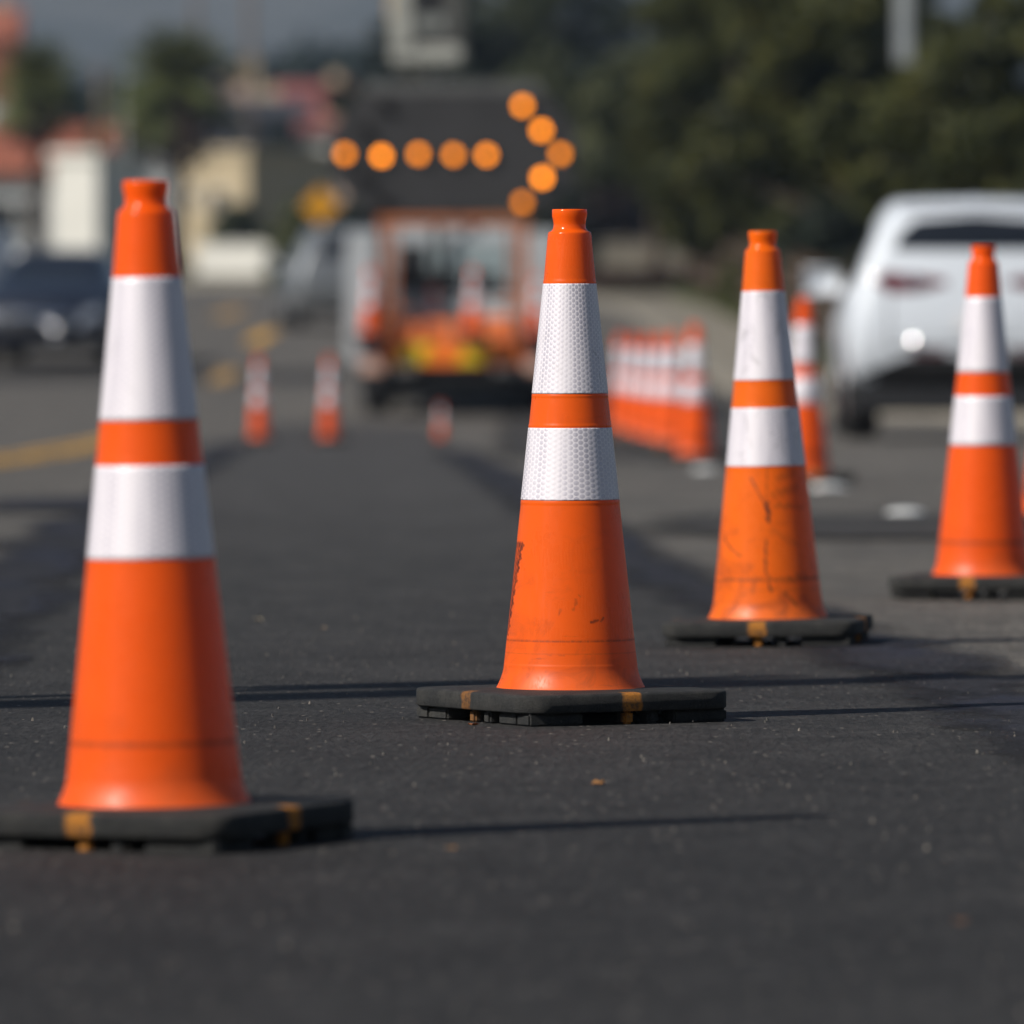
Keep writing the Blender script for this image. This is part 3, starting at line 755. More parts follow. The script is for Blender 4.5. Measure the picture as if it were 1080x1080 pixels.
for s in (-1, 1):
    cb = MB().box((s * .77 if s > 0 else -1.10, .25, .50), (1.10 if s > 0 else -.77, 2.9, Z(243)), .03).build('side_cabinet', M['bodygrey'], tr)
    for yy in (.35, 1.6): MB().box((1.103 if s > 0 else -1.115, yy, .62), (1.115 if s > 0 else -1.103, yy + 1.1, 1.75), .003).build('cabinet_door', M['bodygrey'], cb)
    MB().box((s * .74 if s > 0 else -.97, .235, .60), (.97 if s > 0 else -.74, .248, .78), .003).build('tail_light', M['redlens'], cb)
    MB().box((s * .72 if s > 0 else -.95, .20, .42), (.95 if s > 0 else -.72, .26, .56), .01).build('bumper_end', mat('pinkish worn panel', (.62, .38, .30), .5), tr)
tg = MB().box((-.72, .22, .50), (.72, .27, .74), .006).build('tailgate_panel', M['hivis'], tr)
for (a, b) in ((-.60, -.22), (.04, .40)):
    MB().add([(a, .214, .52), (b - .1, .214, .52), (b, .214, .72), (a + .1, .214, .72), (a, .2185, .52), (b - .1, .2185, .52), (b, .2185, .72), (a + .1, .2185, .72)],
             [(0, 1, 2, 3), (7, 6, 5, 4), (0, 4, 5, 1), (1, 5, 6, 2), (2, 6, 7, 3), (3, 7, 4, 0)]).build('yellow_stripe', M['lime'], tg)
MB().box((-.95, .12, .36), (.95, .26, .415), .01).build('rear_bumper', M['blackplastic'], tr)
bx = MB()
zt = Z(228)
for s in (-1, 1): bx.box((s * .72 - .045, .30, .50), (s * .72 + .045, .39, zt), .008)
bx.box((-.78, .295, zt - .09), (.78, .395, zt + .0), .008)
for s in (-1, 1): bx.box((s * .60 - .02, .31, .75), (s * .60 + .02, .36, zt - .1), .004)
bx.box((-.70, .31, 1.05), (-.40, .345, 1.09), .003).box((.42, .31, 1.12), (.70, .345, 1.16), .003)
bx.build('load_frame', M['frame'], tr)
MB().box((-.72, .42, .62), (.72, 2.9, .68), .005).build('bed_floor', M['bodygrey'], tr)
cab = MB()
cabo = MB().box((-.92, 3.1, .5), (.92, 4.9, 1.25), .06).box((-.84, 3.15, 1.2), (.84, 4.6, 1.96), .10).box((-.92, 4.85, .5), (.92, 5.9, 1.15), .08).build('cab', M['bodygrey'], tr, False)
MB().box((-.62, 3.125, 1.30), (.62, 3.148, 1.78), .01).build('cab_rear_window', mat('bright cab glass', (.27, .33, .35), .15, coat=.5), cabo)
for u0, u1, zz0, zz1 in ((-.60, -.33, 1.31, 1.77), (-.30, .02, 1.31, 1.50), (.12, .44, 1.31, 1.48), (-.33, .60, 1.30, 1.34)):
    MB().box((u0, 3.10, zz0), (u1, 3.122, zz1), .008).build('window_dark_panel', M['blackplastic'], cabo)  # dark panels added to darken parts of the cab window
for s in (-1, 1):
    MB().box((s * .98 - .08, 4.5, 1.2), (s * .98 + .08, 4.56, 1.5), .02).build('wing_mirror', M['blackplastic'], tr)
    for wy in (1.1, 5.0):
        wl = MB().tube([(s * .66, wy, .38), (s * .68, wy, .38), (s * .92, wy, .38), (s * .94, wy, .38)], [.35, .38, .38, .35], 32).build('wheel', M['tyre'], tr, True)
        MB().tube([(s * .925, wy, .38), (s * .945, wy, .38)], [.24, .22], 20).build('rim', M['rim'], wl)
    MB().box((s * .82 - .14, .72, .14), (s * .82 + .14, .735, .5), .003).build('mud_flap', M['blackplastic'], tr)
# arrow board
zb0 = Z(224); zb1 = Z(92); zm = Z(162); cx0 = 0.0
hexa = [(-1.28, zm - .22), (-1.28, zm + .22), (-.92, zb1), (.92, zb1), (1.28, zm + .22), (1.28, zm - .22), (.92, zb0), (-.92, zb0)]
ab = MB().prism([(a, b) for a, b in hexa], .30, .36, axis=1).build('arrow_board', M['board'], tr)
MB().prism([(-.9, zb1 - .05), (-.9, zb1 + .06), (.9, zb1 + .06), (.9, zb1 - .05)], .29, .42, axis=1).build('top_rail', M['boardedge'], ab)
def lamp(px, py, strength, m=None):
    x = (px - 478) * TD / F; z = CAMH + (HZ - py) * TD / F - TZ
    h = lathe('lamp', [(.001, .012), (.025, .011), (.043, .006), (.048, 0)], 24, m or emit('amber lamp', (1.0, .262, .002), strength), ab)
    h.rotation_euler = (R(90), 0, 0); h.location = (x, .296, z)
    hd = lathe('lamp_hood', [(.060, -.004), (.060, .06), (.064, .06), (.064, -.004)], 24, M['board'], h)
    hd.scale = (1, 1, 1)
LS = 8.2
for px, py, k in ((363, 162, .62), (402, 164, 1), (441, 162, .65), (478, 163, .62), (513, 163, .78), (551, 111, .8), (571, 137, .95), (591, 162, .6), (572, 187, 1.1), (551, 213, .45)):
    lamp(px, py, LS * k)
for px, py in ((405, 111), (385, 137), (384, 187), (405, 213)): lamp(px, py, 0, M['lampoff'])
bp = MB()
for s in (-.5, .5): bp.box((s - .03, .37, zt), (s + .03, .42, zb1), .004)
bp.build('board_post', M['boardedge'], tr)
# raised basket above the board
M['bask'] = mat('off white basket panel', (.36, .36, .33), .5, var=.12, vs=3)
M['baskm'] = mat('mid grey rail', (.20, .21, .20), .5, var=.2, vs=3)
M['baskd'] = mat('grey basket lining', (.09, .09, .085), .6, var=.2, vs=3)
Xb = lambda px: (px - 478) * TD / F
MB().tube([(Xb(458), 3.0, .6), (Xb(458), 3.0, Z(110)), (Xb(458), .9, Z(94))], .05, 12).build('mast', M['boardedge'], tr, True)
MB().tube([(Xb(458), .9, Z(97)), (Xb(458), .9, Z(92)), (Xb(458), .9, Z(72)), (Xb(458), .9, Z(68))], [.07, .11, .11, .07], 16).build('mast_head', M['bask'], tr, True)
bk = MB()
x0, x1 = Xb(411), Xb(490); z0, z1 = Z(68), Z(-45)
bk.box((x0, .55, z0), (x1, 1.35, z0 + .22), .05)
bk.box((x0, .55, z0 + .18), (x0 + .24, .63, z1), .03).box((x0, 1.28, z0 + .18), (x0 + .1, 1.35, z1), .02)
MB().box((x0 + .1, 1.28, z0 + .2), (x1, 1.33, z1), .01).build('basket_liner', M['blackplastic'], tr)
bo = bk.build('basket', M['bask'], tr)
MB().box((x1 - .2, .57, z0 + .24), (x1 - .01, .64, z1), .02).build('basket_side', M['baskd'], bo)
MB().box((x0 + .24, .57, z0 + .36), (x1 - .2, .62, z0 + .52), .01).build('basket_rail', M['baskm'], bo)
MB().box((x0 - .02, .60, Z(18)), (x0 + .05, .68, z1), .01).build('basket_handle', mat('yellow handle', (.6, .36, .05), .5), bo)
# loads standing on the truck are things of their own
g = 'cones carried on the work truck'
def oncone(px, py_base, dy, label, sc, tilt=0):
    D = TD + dy; x = (px - 540) * D / F
    c = copy_tree(proto); c.location = (x, D, CAMH + (HZ - py_base) * D / F); c.scale = (sc,) * 3
    c.rotation_euler = (0, R(tilt), 1); tag(c, label, 'traffic cone', g); return c
last = oncone(499, 0, .05, 'cone hung in front of the orange crates, right of centre on the truck', .78); last.location.z = TZ + .80; last.location.y = TD + .0
last = oncone(457, 0, .9, 'cone half hidden in the truck bed left of centre', .70); last.location.z = TZ + .68
last = oncone(391, 0, .05, 'cone hung on the left rear corner of the truck', .78); last.location.z = TZ + .80; last.location.y = TD + .0
last = oncone(566, 0, .05, 'cone hung on the right rear corner of the truck', .70); last.location.z = TZ + .80; last.location.y = TD + .0
def bracket(px):
    x = (px - 478) * TD / F; MB().box((x - .17, -.2, .765), (x + .17, .26, .795), .005).build('cone_holder', M['blackplastic'], tr)
bracket(391); bracket(566); bracket(499)
M['crate'] = mat('orange plastic crate', (.90, .26, .08), .5, var=.12, vs=12)
def crate(px0, px1, py0, dy, label):
    x0 = (px0 - 540) * (TD + dy) / F; x1 = (px1 - 540) * (TD + dy) / F; z0 = TZ + .685; z1 = CAMH + (HZ - py0) * (TD + dy) / F
    t = empty('crate', ((x0 + x1) / 2, TD + dy, z0)); w = (x1 - x0) / 2; h = z1 - z0; b = MB()
    b.box((-w, -.02, 0), (w, 0, h), .004).box((-w, .38, 0), (w, .40, h), .004).box((-w, .002, .0), (-w + .02, .378, h), .002).box((w - .02, .002, 0), (w, .378, h), .002)
    b.build('shell', M['crate'], t)
    r = MB()
    for k in range(3): r.box((-w + .03, -.027, h * (.2 + .27 * k)), (w - .03, -.0205, h * (.2 + .27 * k) + .02), 0)
    r.build('rib', M['crate'], t); MB().box((-w + .02, .0, .0), (w - .02, .38, .02), 0).build('bottom', M['crate'], t)
    MB().box((-w + .03, .03, .021), (w - .03, .35, h * .93), .02).build('load', M['crate'], t)
    tag(t, label, 'crate', 'orange crates in the truck bed')
crate(407, 478, 338, .42, 'wide orange crate behind the tailgate on the left of the truck bed')
crate(484, 546, 334, .42, 'taller orange crate behind the tailgate on the right of the truck bed')

# ------------------------------------------------------------------ trees and plants
def leafmat(name, c1_, c2_, c3_):
    n = NT(name); g = n.n.new('ShaderNodeNewGeometry').outputs['Random Per Island']
    a = n.mix(n.ramp(g, 0, .6), c1_, c2_); a = n.mix(n.ramp(g, .75, 1.0), a, c3_)
    o = n.obj(); a = n.mix(n.ramp(n.noise(o, .9, 3, .6), .54, .66, 0, .8), a, c3_)
    a = n.mix(n.ramp(n.noise(n.mapping(o, (1, 1, 1), (4, 2, 9)), 1.1, 3, .6), .5, .62, 0, .85), a, tuple(k * .45 for k in c1_))
    n.set(Base_Color=a, Roughness=.6, Specular_IOR_Level=.25)
    tr_ = n.n.new('ShaderNodeBsdfTranslucent'); n.l.new(a, tr_.inputs[0])
    mx = n.n.new('ShaderNodeMixShader'); mx.inputs[0].default_value = .25
    n.l.new(n.b.outputs[0], mx.inputs[1]); n.l.new(tr_.outputs[0], mx.inputs[2]); n.l.new(mx.outputs[0], n.out.inputs[0])
    return n.m
LM = {'olive': leafmat('olive leaves', (.030, .037, .010), (.060, .066, .015), (.115, .110, .024)),
      'green': leafmat('mid green leaves', (.060, .072, .030), (.10, .11, .045), (.16, .165, .07)),
      'dark': leafmat('dark evergreen leaves', (.014, .022, .016), (.028, .038, .024), (.05, .06, .03)),
      'rust': leafmat('brownish red leaves', (.050, .030, .025), (.075, .045, .035), (.07, .06, .035)),
      'blue': leafmat('grey green leaves', (.022, .034, .028), (.035, .05, .04), (.05, .065, .045))}
LM['palm'] = leafmat('palm fronds', (.065, .085, .025), (.12, .14, .04), (.21, .20, .07))
M['bark'] = mat('bark', (.075, .055, .04), .95, var=.35, vs=6, bump=.5)
def foliage_mesh(name, clumps, n_leaf, size, m, seed, parent):
    rs = np.random.RandomState(seed); C = np.array([c[:3] for c in clumps]); Rr = np.array([c[3] for c in clumps])
    w = Rr ** 2; idx = rs.choice(len(C), n_leaf, p=w / w.sum())
    d = rs.normal(size=(n_leaf, 3)); d /= np.linalg.norm(d, axis=1)[:, None]
    rad = Rr[idx] * rs.uniform(.45, 1.0, n_leaf) ** .5 * rs.uniform(.75, 1.12, n_leaf)
    p = C[idx] + d * rad[:, None] * np.array([1, 1, .82])
    a = rs.normal(size=(n_leaf, 3)) * .6 + np.cross(d, rs.normal(size=(n_leaf, 3))); a /= np.linalg.norm(a, axis=1)[:, None]
    b = np.cross(a, d + rs.normal(size=(n_leaf, 3)) * .5); b /= np.linalg.norm(b, axis=1)[:, None]
    s = (size * rs.uniform(.6, 1.3, n_leaf))[:, None]
    V = np.stack([p - a * s, p - b * s * .45, p + a * s, p + b * s * .45], 1).reshape(-1, 3)
    me = bpy.data.meshes.new(name); me.vertices.add(len(V)); me.vertices.foreach_set('co', V.ravel().astype(np.float32))
    me.loops.add(n_leaf * 4); me.loops.foreach_set('vertex_index', np.arange(n_leaf * 4, dtype=np.int32))
    me.polygons.add(n_leaf); me.polygons.foreach_set('loop_start', np.arange(0, n_leaf * 4, 4, dtype=np.int32))
    me.polygons.foreach_set('loop_total', np.full(n_leaf, 4, dtype=np.int32)); me.update(calc_edges=True); me.materials.append(m)
    return link(bpy.data.objects.new(name, me), parent)
def tree(name, label, cat, loc, h, r, key, seed, n_leaf=9000, trunk=.32, leaf_size=.13, group=None, low=.12):
    rs = np.random.RandomState(seed); t = empty(name, loc); tag(t, label, cat, group)
    clumps = []; limbs = MB()
    th = h * trunk
    limbs.tube([(0, 0, -.2), (.05, 0, th * .5), (0, .05, th), (.1, 0, h * .72)], [r * .085 + .04, r * .07 + .03, r * .055 + .02, .03], 10)
    nb = 20
    for k in range(nb):
        f = k / (nb - 1); z = h * low + (h * (1 - low)) * (f ** .9) * .92; an = k * 2.4 + rs.uniform(-.5, .5)
        prof = math.sin(math.pi * min(1, .18 + .80 * f)) ** .6
        q = r * prof * rs.uniform(.40, .95); cr = r * rs.uniform(.20, .42) * (.75 + .4 * prof)
        c = (q * math.cos(an), q * math.sin(an), min(z, h - cr * .7)); clumps.append((*c, cr))
        if k % 2 == 0:
            limbs.tube([(0, 0, min(th, c[2] * .6)), (c[0] * .5, c[1] * .5, (min(th, c[2] * .6) + c[2]) / 2), c], [r * .035 + .012, r * .02 + .01, .01], 6)
        for _ in range(3):
            e = rs.normal(size=3); e /= np.linalg.norm(e)
            clumps.append((c[0] + e[0] * cr, c[1] + e[1] * cr, max(.1, c[2] + e[2] * cr * .8), cr * rs.uniform(.3, .5)))
    limbs.build('trunk', M['bark'], t, True)
    foliage_mesh('crown', clumps, n_leaf, leaf_size, LM[key], seed, t)
    return t
def T(px, D, topy, rpx, key, seed, label, n=9000, cat='tree', name='tree', basey=None, **k):
    x = (px - 540) * D / F; zb_ = zf(x, D); h = CAMH + (HZ - topy) * D / F - zb_
    return tree(name, label, cat, (x, D, zb_), h, rpx * D / F, key, seed, n, **k)
G = 'trees lining the right of the road'
T(1075, 118, -30, 150, 'olive', 11, 'olive green tree behind the roof of the white estate car, at the right edge', 12000, low=.25, group=G)
T(905, 128, -60, 175, 'olive', 12, 'broad olive tree above the scratched cone, filling the upper right', 16000, low=.25, group=G)
T(1010, 150, 60, 120, 'dark', 13, 'dark evergreen in the gap behind the two olive trees', 9000, low=.05, group=G)
T(770, 150, -40, 125, 'olive', 14, 'mid green tree directly above the far cone row', 12000, low=.2, group=G)
T(690, 198, 40, 85, 'green', 15, 'pale green rounded tree just right of the arrow board', 9000, low=.38, group=G)
T(652, 240, 150, 52, 'rust', 16, 'brownish red bush right beside the arrow board tip', 5000, low=.05, group=G)
T(850, 175, -90, 150, 'dark', 17, 'tall dark tree rising behind the broad olive tree', 12000, low=.05, group=G)
T(715, 242, -110, 130, 'dark', 18, 'tall dark tree behind the pale green rounded tree', 12000, low=.05, group=G)
T(585, 240, -100, 110, 'dark', 19, 'tall dark tree right behind the upper arrow lamps', 12000, low=.05, group=G)
T(455, 210, -80, 82, 'dark', 20, 'dark tree behind the raised basket', 10000, low=.05, group=G)
T(520, 225, -60, 100, 'green', 21, 'green tree behind the centre of the arrow board', 9000, low=.05, group=G)
T(850, 140, 190, 75, 'olive', 22, 'low olive bush under the trees above the far cone row', 7000, 'bush', 'bush', low=.0, group='bushes behind the fence')
T(880, 120, 215, 60, 'dark', 23, 'low dark bush left of the white estate car', 5000, 'bush', 'bush', low=.0, group='bushes behind the fence')
T(975, 124, 150, 110, 'olive', 24, 'big olive bush right behind the white estate car', 8000, 'bush', 'bush', low=.0, group='bushes behind the fence')
T(640, 255, 130, 100, 'dark', 25, 'dark bush low behind the far pale wall', 7000, 'bush', 'bush', low=.0, group='bushes behind the fence')
T(430, 240, 60, 70, 'dark', 27, 'dark bush behind the left half of the arrow board', 6000, 'bush', 'bush', low=.0)
T(330, 190, 205, 48, 'green', 26, 'green bush behind the yellow diamond sign', 5000, 'bush', 'bush', low=.0)
T(385, 200, 200, 40, 'dark', 28, 'dark bush between the yellow sign and the truck', 4000, 'bush', 'bush', low=.0)
T(248, 265, 215, 34, 'green', 29, 'green bush in front of the beige building', 4000, 'bush', 'bush', low=.0)
T(300, 330, 135, 50, 'dark', 30, 'dark shrub below the red roofed house', 4000, 'bush', 'bush', low=.0)
T(97, 258, 132, 10, 'green', 31, 'small bright green shrub beside the red tiled roof', 3000, 'bush', 'bush', low=.3)
# far off wood at the foot of the hills
vsT = []
rs = np.random.RandomState(9); cl = []
for k in range(150):
    D = rs.uniform(480, 620); px = rs.uniform(-120, 640); x = (px - 540) * D / F
    top = np.interp(px, [-120, 60, 130, 230, 275, 330, 420, 640], [60, 78, 70, 110, 60, 38, 45, 40]) + rs.uniform(-6, 20)
    zt_ = CAMH + (HZ - top) * D / F; g0 = zf(x, D)
    for q in range(3): cl.append((x + rs.uniform(-1.5, 1.5), D, max(g0 + 1, zt_ - 1.6 - q * 2.6), 2.0))
tag(foliage_mesh('distant_wood', cl, 26000, .5, LM['blue'], 4, None), kind='stuff')
bpy.data.objects['distant_wood']['label'] = 'far off blue green wood below the hazy hills'

# palms
M['frond'] = LM['green']
def palm(px, D, topy, rpx, label, seed, skirt=True):
    rs = np.random.RandomState(seed); x = (px - 540) * D / F; z0 = zf(x, D); r = rpx * D / F
    hc = CAMH + (HZ - topy) * D / F - z0 - r * .75
    t = empty('palm_tree', (x, D, z0)); tag(t, label, 'palm tree', 'palm trees by the far houses')
    MB().tube([(0, 0, -.2), (.08, 0, hc * .5), (0, 0, hc)], [.24, .18, .17], 10).build('trunk', M['bark'], t, True)
    def fronds(nm, n, el0, el1, m, rr):
        vs = []; fs = []
        for k in range(n):
            az = rs.uniform(0, 2 * math.pi); el = rs.uniform(el0, el1); L = rr * rs.uniform(.8, 1.1); P_ = []
            for s in np.linspace(0, 1, 6):
                e = el - s * s * .9; P_.append(Vector((math.cos(az) * math.cos(el) * L * s, math.sin(az) * math.cos(el) * L * s, hc + L * s * math.sin(el) - .35 * L * s * s)))
            side = Vector((-math.sin(az), math.cos(az), 0))
            for i in range(1, 6):
                for sg in (-1, 1):
                    for q in (0, .5):
                        b = P_[i - 1].lerp(P_[i], q); L2 = .34 * L * (1 - (i / 6) ** 2 * .6)
                        tip = b + side * sg * L2 * .8 + Vector((0, 0, -L2 * .35)) + (P_[i] - P_[i - 1]).normalized() * L2 * .45
                        b2 = b + (P_[i] - P_[i - 1]) * .32; n0 = len(vs); vs += [b, b2, tip]; fs.append((n0, n0 + 1, n0 + 2))
        mesh_obj(nm, vs, fs, m, t)
    fronds('fronds', 120, -.6, 1.35, LM['palm'], r)
    if skirt: fronds('dead_fronds', 60, -1.3, -.5, LM['rust'], r * .85)
palm(38, 232, 34, 66, 'palm tree with a bare trunk in front of the red tiled roof at far left', 41)
palm(186, 236, 16, 88, 'bigger palm tree with a skirt of dead fronds behind the top of the left cone', 42)

# ------------------------------------------------------------------ houses
def wallmat(nm, c): return mat(nm, c, .85, var=.08, vs=.8, bump=.15)
def tilemat(nm, c):
    n = NT(nm); o = n.obj(); x, y, z = n.sep(o)
    wv = n.math('SINE', n.math('MULTIPLY', x, 22)); nz = n.noise(o, 3, 5)
    base = n.mix(n.ramp(nz, .3, .7), tuple(k * .7 for k in c), c); base = n.mix(n.ramp(wv, -.2, -.9, 0, .5), base, tuple(k * .4 for k in c))
    n.set(Base_Color=base, Roughness=.85); n.bump(wv, .6, .05); return n.m
M['tile'] = tilemat('red clay tiles', (.42, .13, .07)); M['tile2'] = tilemat('dull red tiles', (.32, .09, .075)); M['tile3'] = tilemat('grey shingles', (.07, .072, .085))
M['white'] = wallmat('white stucco', (.74, .72, .66)); M['grey'] = wallmat('grey stucco', (.42, .43, .43)); M['beige'] = wallmat('beige stucco', (.52, .42, .27))
M['slate'] = wallmat('blue grey siding', (.060, .066, .085)); M['pink'] = wallmat('pale pink stucco', (.55, .40, .32)); M['win'] = M['glass']; M['trimw'] = wallmat('white trim', (.7, .7, .68))
def house(label, px0, px1, ey, by, D, wallm, roofm, ridge=None, depth=7, gable='side', wins=(), name='house', doors=(), rz=0):
    x0 = (px0 - 540) * D / F; x1 = (px1 - 540) * D / F; z0 = CAMH + (HZ - by) * D / F; ze = CAMH + (HZ - ey) * D / F
    g = min(z0, zf((x0 + x1) / 2, D)) - .4
    t = empty(name, ((x0 + x1) / 2, D, g)); w = (x1 - x0) / 2; h = ze - g; tag(t, label, name.replace('_', ' ')); t.rotation_euler.z = rz
    wl = MB().box((-w, 0, 0), (w, depth, h), 0).build('wall', wallm, t)
    if ridge is not None:
        hr = CAMH + (HZ - ridge) * (D + depth / 2) / F - g; ov = .35
        r = MB()
        if gable == 'side':
            pts = [(-ov, h - .05), (depth / 2, hr), (depth + ov, h - .05), (depth + ov, h - .2), (depth / 2, hr - .15), (-ov, h - .2)]
            r.prism(pts, -w - ov, w + ov, axis=0); r.build('roof', roofm, t)
            MB().prism([(0.01, h - .001), (depth / 2, hr - .16), (depth - .01, h - .001)], -w + .01, w - .01, axis=0).build('gable', wallm, t)
        else:
            pts = [(-w - ov, h - .05), (0, hr), (w + ov, h - .05), (w + ov, h - .2), (0, hr - .15), (-w - ov, h - .2)]
            r.prism(pts, -ov, depth + ov, axis=1); r.build('roof', roofm, t)
            MB().prism([(-w + .01, h - .001), (0, hr - .16), (w - .01, h - .001)], .01, depth - .01, axis=1).build('gable', wallm, t)
        MB().box((w * .3, depth * .55, h), (w * .3 + .6, depth * .55 + .6, hr + .5), .02).build('chimney', M['beige'], t)
    else:
        MB().box((-w - .12, -.12, h), (w + .12, depth + .12, h + .25), .02).build('parapet', roofm, t)
    for (a, b, c, d) in wins:
        xa = (a - 540) * D / F - (x0 + x1) / 2; xb = (b - 540) * D / F - (x0 + x1) / 2; za = CAMH + (HZ - d) * D / F - g; zb2 = CAMH + (HZ - c) * D / F - g
        f = MB().box((xa - .06, -.04, za - .06), (xb + .06, -.002, zb2 + .06), .005).build('window', M['trimw'], t)
        MB().box((xa, -.06, za), (xb, -.042, zb2), 0).build('pane', M['win'], f)
    for (a, b, c, d) in doors:
        xa = (a - 540) * D / F - (x0 + x1) / 2; xb = (b - 540) * D / F - (x0 + x1) / 2; za = CAMH + (HZ - d) * D / F - g; zb2 = CAMH + (HZ - c) * D / F - g
        MB().box((xa, -.05, za), (xb, -.002, zb2), .005).build('door', M['slate'], t)
    return t
house('low white house with red clay tile roof at far left', -90, 106, 178, 280, 262, M['grey'], M['tile'], 132, 8, 'side', wins=((-30, 18, 212, 245), (22, 36, 212, 240)))
house('bright white stucco garage front right of the bare palm trunk', 52, 107, 168, 275, 256, M['white'], M['white'], None, 3, name='garage', rz=R(-28))
house('small grey house with pinkish red roof behind the tip of the left cone', 112, 180, 168, 285, 285, M['grey'], M['tile2'], 128, 7, 'front', wins=((118, 128, 180, 215), (140, 152, 185, 210)))
house('beige flat roofed building right of the left cone top', 184, 266, 164, 262, 300, M['beige'], M['beige'], None, 7, wins=((222, 240, 202, 224), (198, 206, 200, 215)), name='building', rz=R(-25))
house('dark blue grey house behind the beige building', 194, 318, 118, 200, 350, M['slate'], M['tile3'], 104, 8, 'side', wins=((235, 262, 124, 140), (205, 218, 126, 142)))
house('cream gabled house high behind the dark blue grey house', 222, 274, 98, 150, 420, M['pink'], M['beige'], 70, 8, 'front', wins=((262, 270, 104, 116), (232, 242, 108, 122), (246, 256, 108, 122)))
house('house with a dull red roof left behind the arrow board', 292, 372, 128, 190, 390, M['pink'], M['tile2'], 88, 8, 'side', wins=((300, 312, 138, 156), (322, 334, 138, 156)))
house('pale house wall left of the leftmost arrow lamp', 322, 352, 134, 178, 330, M['white'], M['tile2'], 126, 6, 'side')
house('brick red house high on the slope at the upper left corner', -60, 12, 40, 110, 440, M['tile'], M['tile'], 8, 8, 'side')
house('grey house with pale roof above the red tiled roof at far left', -70, 32, 132, 200, 310, M['grey'], M['grey'], 112, 8, 'side')

def lowwall(label, px0, px1, ty, by, D, m, th=.25, rz=0):
    x0 = (px0 - 540) * D / F; x1 = (px1 - 540) * D / F; z1 = CAMH + (HZ - ty) * D / F; z0 = min(CAMH + (HZ - by) * D / F, zf(x0, D)) - .2
    t = empty('garden_wall', ((x0 + x1) / 2, D, z0)); w = (x1 - x0) / 2; tag(t, label, 'wall'); t.rotation_euler.z = rz
    MB().box((-w, 0, 0), (w, th, z1 - z0 - .08), .01).build('wall_panel', m, t)
    MB().box((-w - .04, -.04, z1 - z0 - .08), (w + .04, th + .04, z1 - z0), .015).build('coping', m, t)
lowwall('low white roadside wall right of the left cone', 202, 315, 256, 300, 222, M['white'], rz=R(-22))
lowwall('long pale wall beyond the far bend, right of the centre cone', 632, 762, 254, 300, 232, M['concrete'])
lowwall('low grey wall left of the white roadside wall', -100, 120, 262, 300, 240, M['grey'])

# brown timber fence on the verge
M['fence'] = mat('brown fence timber', (.085, .055, .035), .9, var=.4, vs=3, bump=.4)
fp = [(95, 4.15), (110, 3.95), (130, 3.85), (150, 3.8), (170, 3.6), (190, 3.9), (208, 4.3)]
t = empty('fence', (0, 0, 0)); t.location = (4.1, 95, zf(4.1, 95)); tag(t, 'low brown timber fence running along the right verge', 'fence')
o0 = Vector(t.location); dd = 95.0; pp = []
while dd < 208:
    x = interp(fp, dd); pp.append(Vector((x, dd, zf(x, dd) + .1)) - o0); dd += 3.2
rl = MB()
for i, p in enumerate(pp):
    MB().box((p.x - .06, p.y - .06, p.z - .1), (p.x + .06, p.y + .06, p.z + 1.15), .01).build('post', M['fence'], t)
for i in range(len(pp) - 1):
    a, b = pp[i], pp[i + 1]
    for hz in (.3, .6, .9):
        d = (b - a); n = Vector((d.y, -d.x, 0)).normalized() * .02; up = Vector((0, 0, .12)); off = -Vector((d.y, -d.x, 0)).normalized() * .085
        q = [a + off + Vector((0, 0, hz)), b + off + Vector((0, 0, hz))]
        vs = [q[0] - n, q[0] + n, q[0] + n + up, q[0] - n + up, q[1] - n, q[1] + n, q[1] + n + up, q[1] - n + up]
        rl.add(vs, [(0, 1, 2, 3), (7, 6, 5, 4), (0, 4, 5, 1), (1, 5, 6, 2), (2, 6, 7, 3), (3, 7, 4, 0)])
rl.build('rails', M['fence'], t)
# hedge, dark low bushes behind the fence
cl = []
for k in range(90):
    D = 100 + k * 1.25; x = interp(fp, min(208, D)) + 1.4; cl.append((x, D, zf(x, D) + .7, .8)); cl.append((x + .9, D, zf(x, D) + 1.0, .8))
h = foliage_mesh('hedge', cl, 16000, .12, LM['rust'], 8, None); tag(h, 'low brownish hedge along the back of the timber fence', 'hedge')
cl = []
for k in range(60):
    px = 618 + k * 2.7; D = 168; x = (px - 540) * D / F; cl.append((x, D, zf(x, D) + .30, .34))
h = foliage_mesh('hedge', cl, 9000, .12, LM['rust'], 28, None); tag(h, 'low brown hedge in front of the long pale wall at the far bend', 'hedge')
cl = []
for k in range(70):
    D = 97 + k * 1.6; x = interp(fp, min(208, D)) - .35; cl.append((x, D, zf(x, D) + .16, .16))
gobj = foliage_mesh('grass', cl, 14000, .07, LM['green'], 18, None); tag(gobj, 'tufts of grass along the foot of the fence', kind='stuff')

# sign, poles
def pole(name, label, cat, px, D, top, r, m, extra=None, base=None):
    x = (px - 540) * D / F; z0 = zf(x, D); z1 = CAMH + (HZ - top) * D / F - z0
    t = empty(name, (x, D, z0)); tag(t, label, cat)
    MB().tube([(0, 0, -.2), (0, 0, z1)], [r, r * .8], 14).build('pole', m, t, True)
    if extra: extra(t, z1)
    return t
sg = pole('warning_sign', 'yellow diamond warning sign on a post left of the truck', 'road sign', 338, 150, 200, .03, M['galv'])
hS = CAMH + (HZ - 217) * 150 / F - zf(0, 150); s_ = .34
MB().prism([(0, hS - s_), (s_, hS), (0, hS + s_), (-s_, hS)], -.045, -.04, axis=1).build('sign_plate', mat('yellow sign sheeting', (.62, .28, .01), .4, var=.05), sg)
def arm(t, z):
    MB().box((-.9, -.05, z - .7), (.9, .05, z - .58), .01).build('crossarm', M['wood'], t)
pole('utility_pole', 'wooden utility pole between the bigger palm and the far wood', 'utility pole', 264, 320, -60, .13, M['wood'], arm)
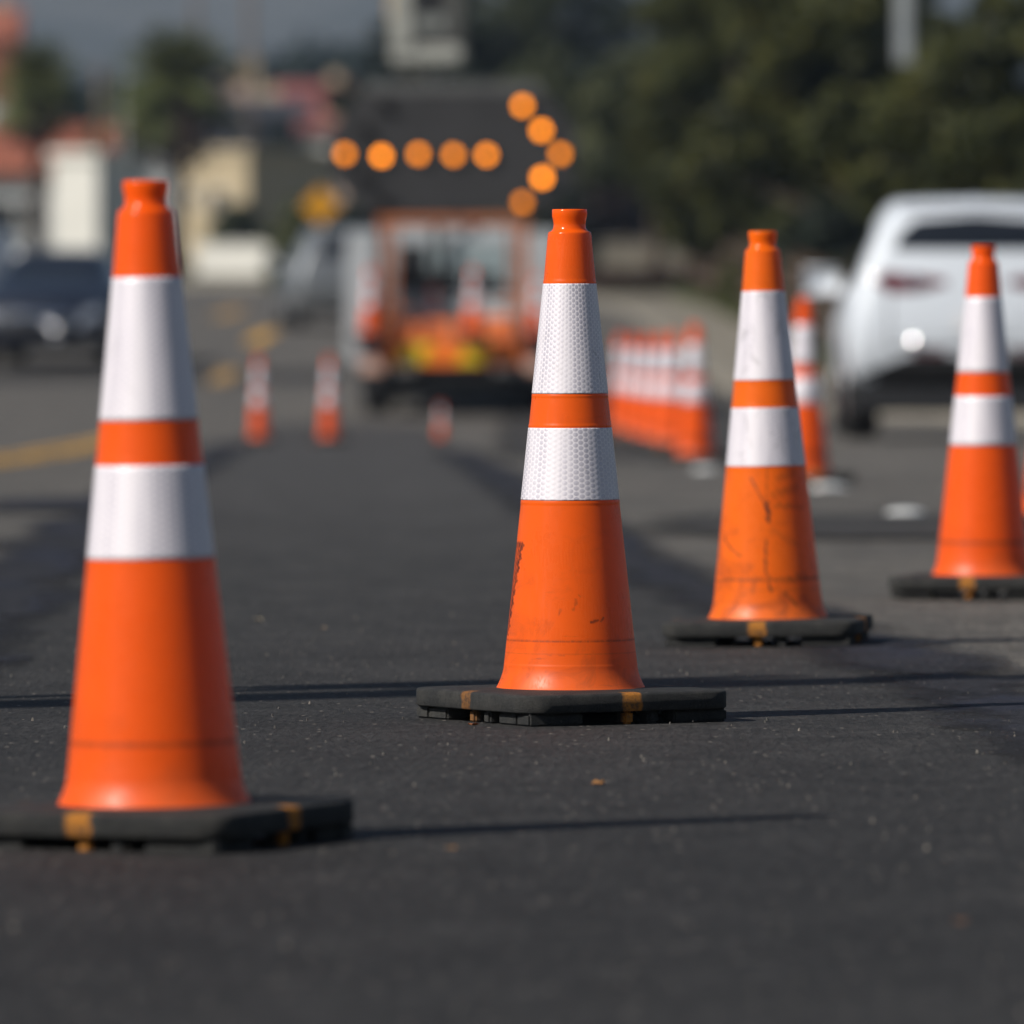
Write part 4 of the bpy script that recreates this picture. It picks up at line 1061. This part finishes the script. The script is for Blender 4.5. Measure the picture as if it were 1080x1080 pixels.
pole('utility_pole', 'wooden utility pole just right of the bigger palm crown', 'utility pole', 207, 340, -60, .11, M['wood'], arm)
pole('utility_pole', 'slim pale pole left of the bigger palm', 'utility pole', 131, 240, 72, .05, M['galv'])
pole('utility_pole', 'dark slim pole between the two palms', 'utility pole', 106, 262, 68, .10, M['wood'])
# street lamp standing in the trees on the right, only its column shows high up
xL = (953 - 540) * 104 / F
t = empty('street_lamp', (xL, 104, zf(xL, 104))); tag(t, 'pale grey banner arm and column hanging in front of the trees, top right', 'street lamp')
zz = lambda py: CAMH + (HZ - py) * 104 / F - zf(xL, 104)
MB().tube([(2.6, 0, 0), (2.6, 0, 5.5)], [.10, .08], 12).build('pole', M['galv'], t, True)
MB().tube([(2.6, 0, 5.5), (1.6, 0, 6.0), (0, 0, 6.05)], [.06, .05, .05], 10).build('arm', M['galv'], t, True)
MB().box((-.10, -.10, zz(68)), (.10, .10, 6.0), .02).build('lamp_housing', mat('pale housing', (.30, .32, .34), .5), t)

# ------------------------------------------------------------------ air
nh = NT('haze air'); nh.n.remove(nh.b); pv = nh.n.new('ShaderNodeVolumePrincipled')
pv.inputs['Color'].default_value = (.54, .71, 1.0, 1); pv.inputs['Density'].default_value = .00020; pv.inputs['Anisotropy'].default_value = .2
nh.l.new(pv.outputs[0], nh.out.inputs['Volume'])
hz = MB().box((-2700, -60, -2.5), (2700, 3500, 420)).build('haze', nh.m); tag(hz, kind='stuff')
hz['label'] = 'thin bluish haze over the whole street'

# ------------------------------------------------------------------ light, sky, camera
w = bpy.data.worlds.new('World'); scene.world = w; w.use_nodes = True
bg = w.node_tree.nodes['Background']; sky = w.node_tree.nodes.new('ShaderNodeTexSky'); sky.sky_type = 'NISHITA'; sky.sun_disc = False
sdir = Vector((-math.cos(AZ) * math.cos(EL), -math.sin(AZ) * math.cos(EL), math.sin(EL)))
sky.sun_elevation = EL; sky.sun_rotation = math.atan2(sdir.x, sdir.y); sky.air_density = 1.0; sky.dust_density = .8
w.node_tree.links.new(sky.outputs[0], bg.inputs[0]); bg.inputs[1].default_value = .050
sl = bpy.data.lights.new('sun', 'SUN'); sl.energy = 5.0; sl.angle = R(.53); sl.color = (1, .955, .88)
so = bpy.data.objects.new('sun', sl); COL.objects.link(so); so.rotation_euler = (-sdir).to_track_quat('-Z', 'Y').to_euler()
cam = bpy.data.cameras.new('camera'); co = bpy.data.objects.new('camera', cam); COL.objects.link(co)
cam.lens = 300; cam.sensor_width = 36; cam.clip_end = 9000; cam.clip_start = .5
co.location = (0, 0, CAMH); co.rotation_euler = (R(90) - math.atan((540 - HZ) / F), 0, 0)
cam.dof.use_dof = True; cam.dof.focus_distance = 15.2; cam.dof.aperture_fstop = 5.1
scene.camera = co
scene.view_settings.view_transform = 'Standard'; scene.view_settings.look = 'None'; scene.view_settings.gamma = 1; scene.view_settings.exposure = 0
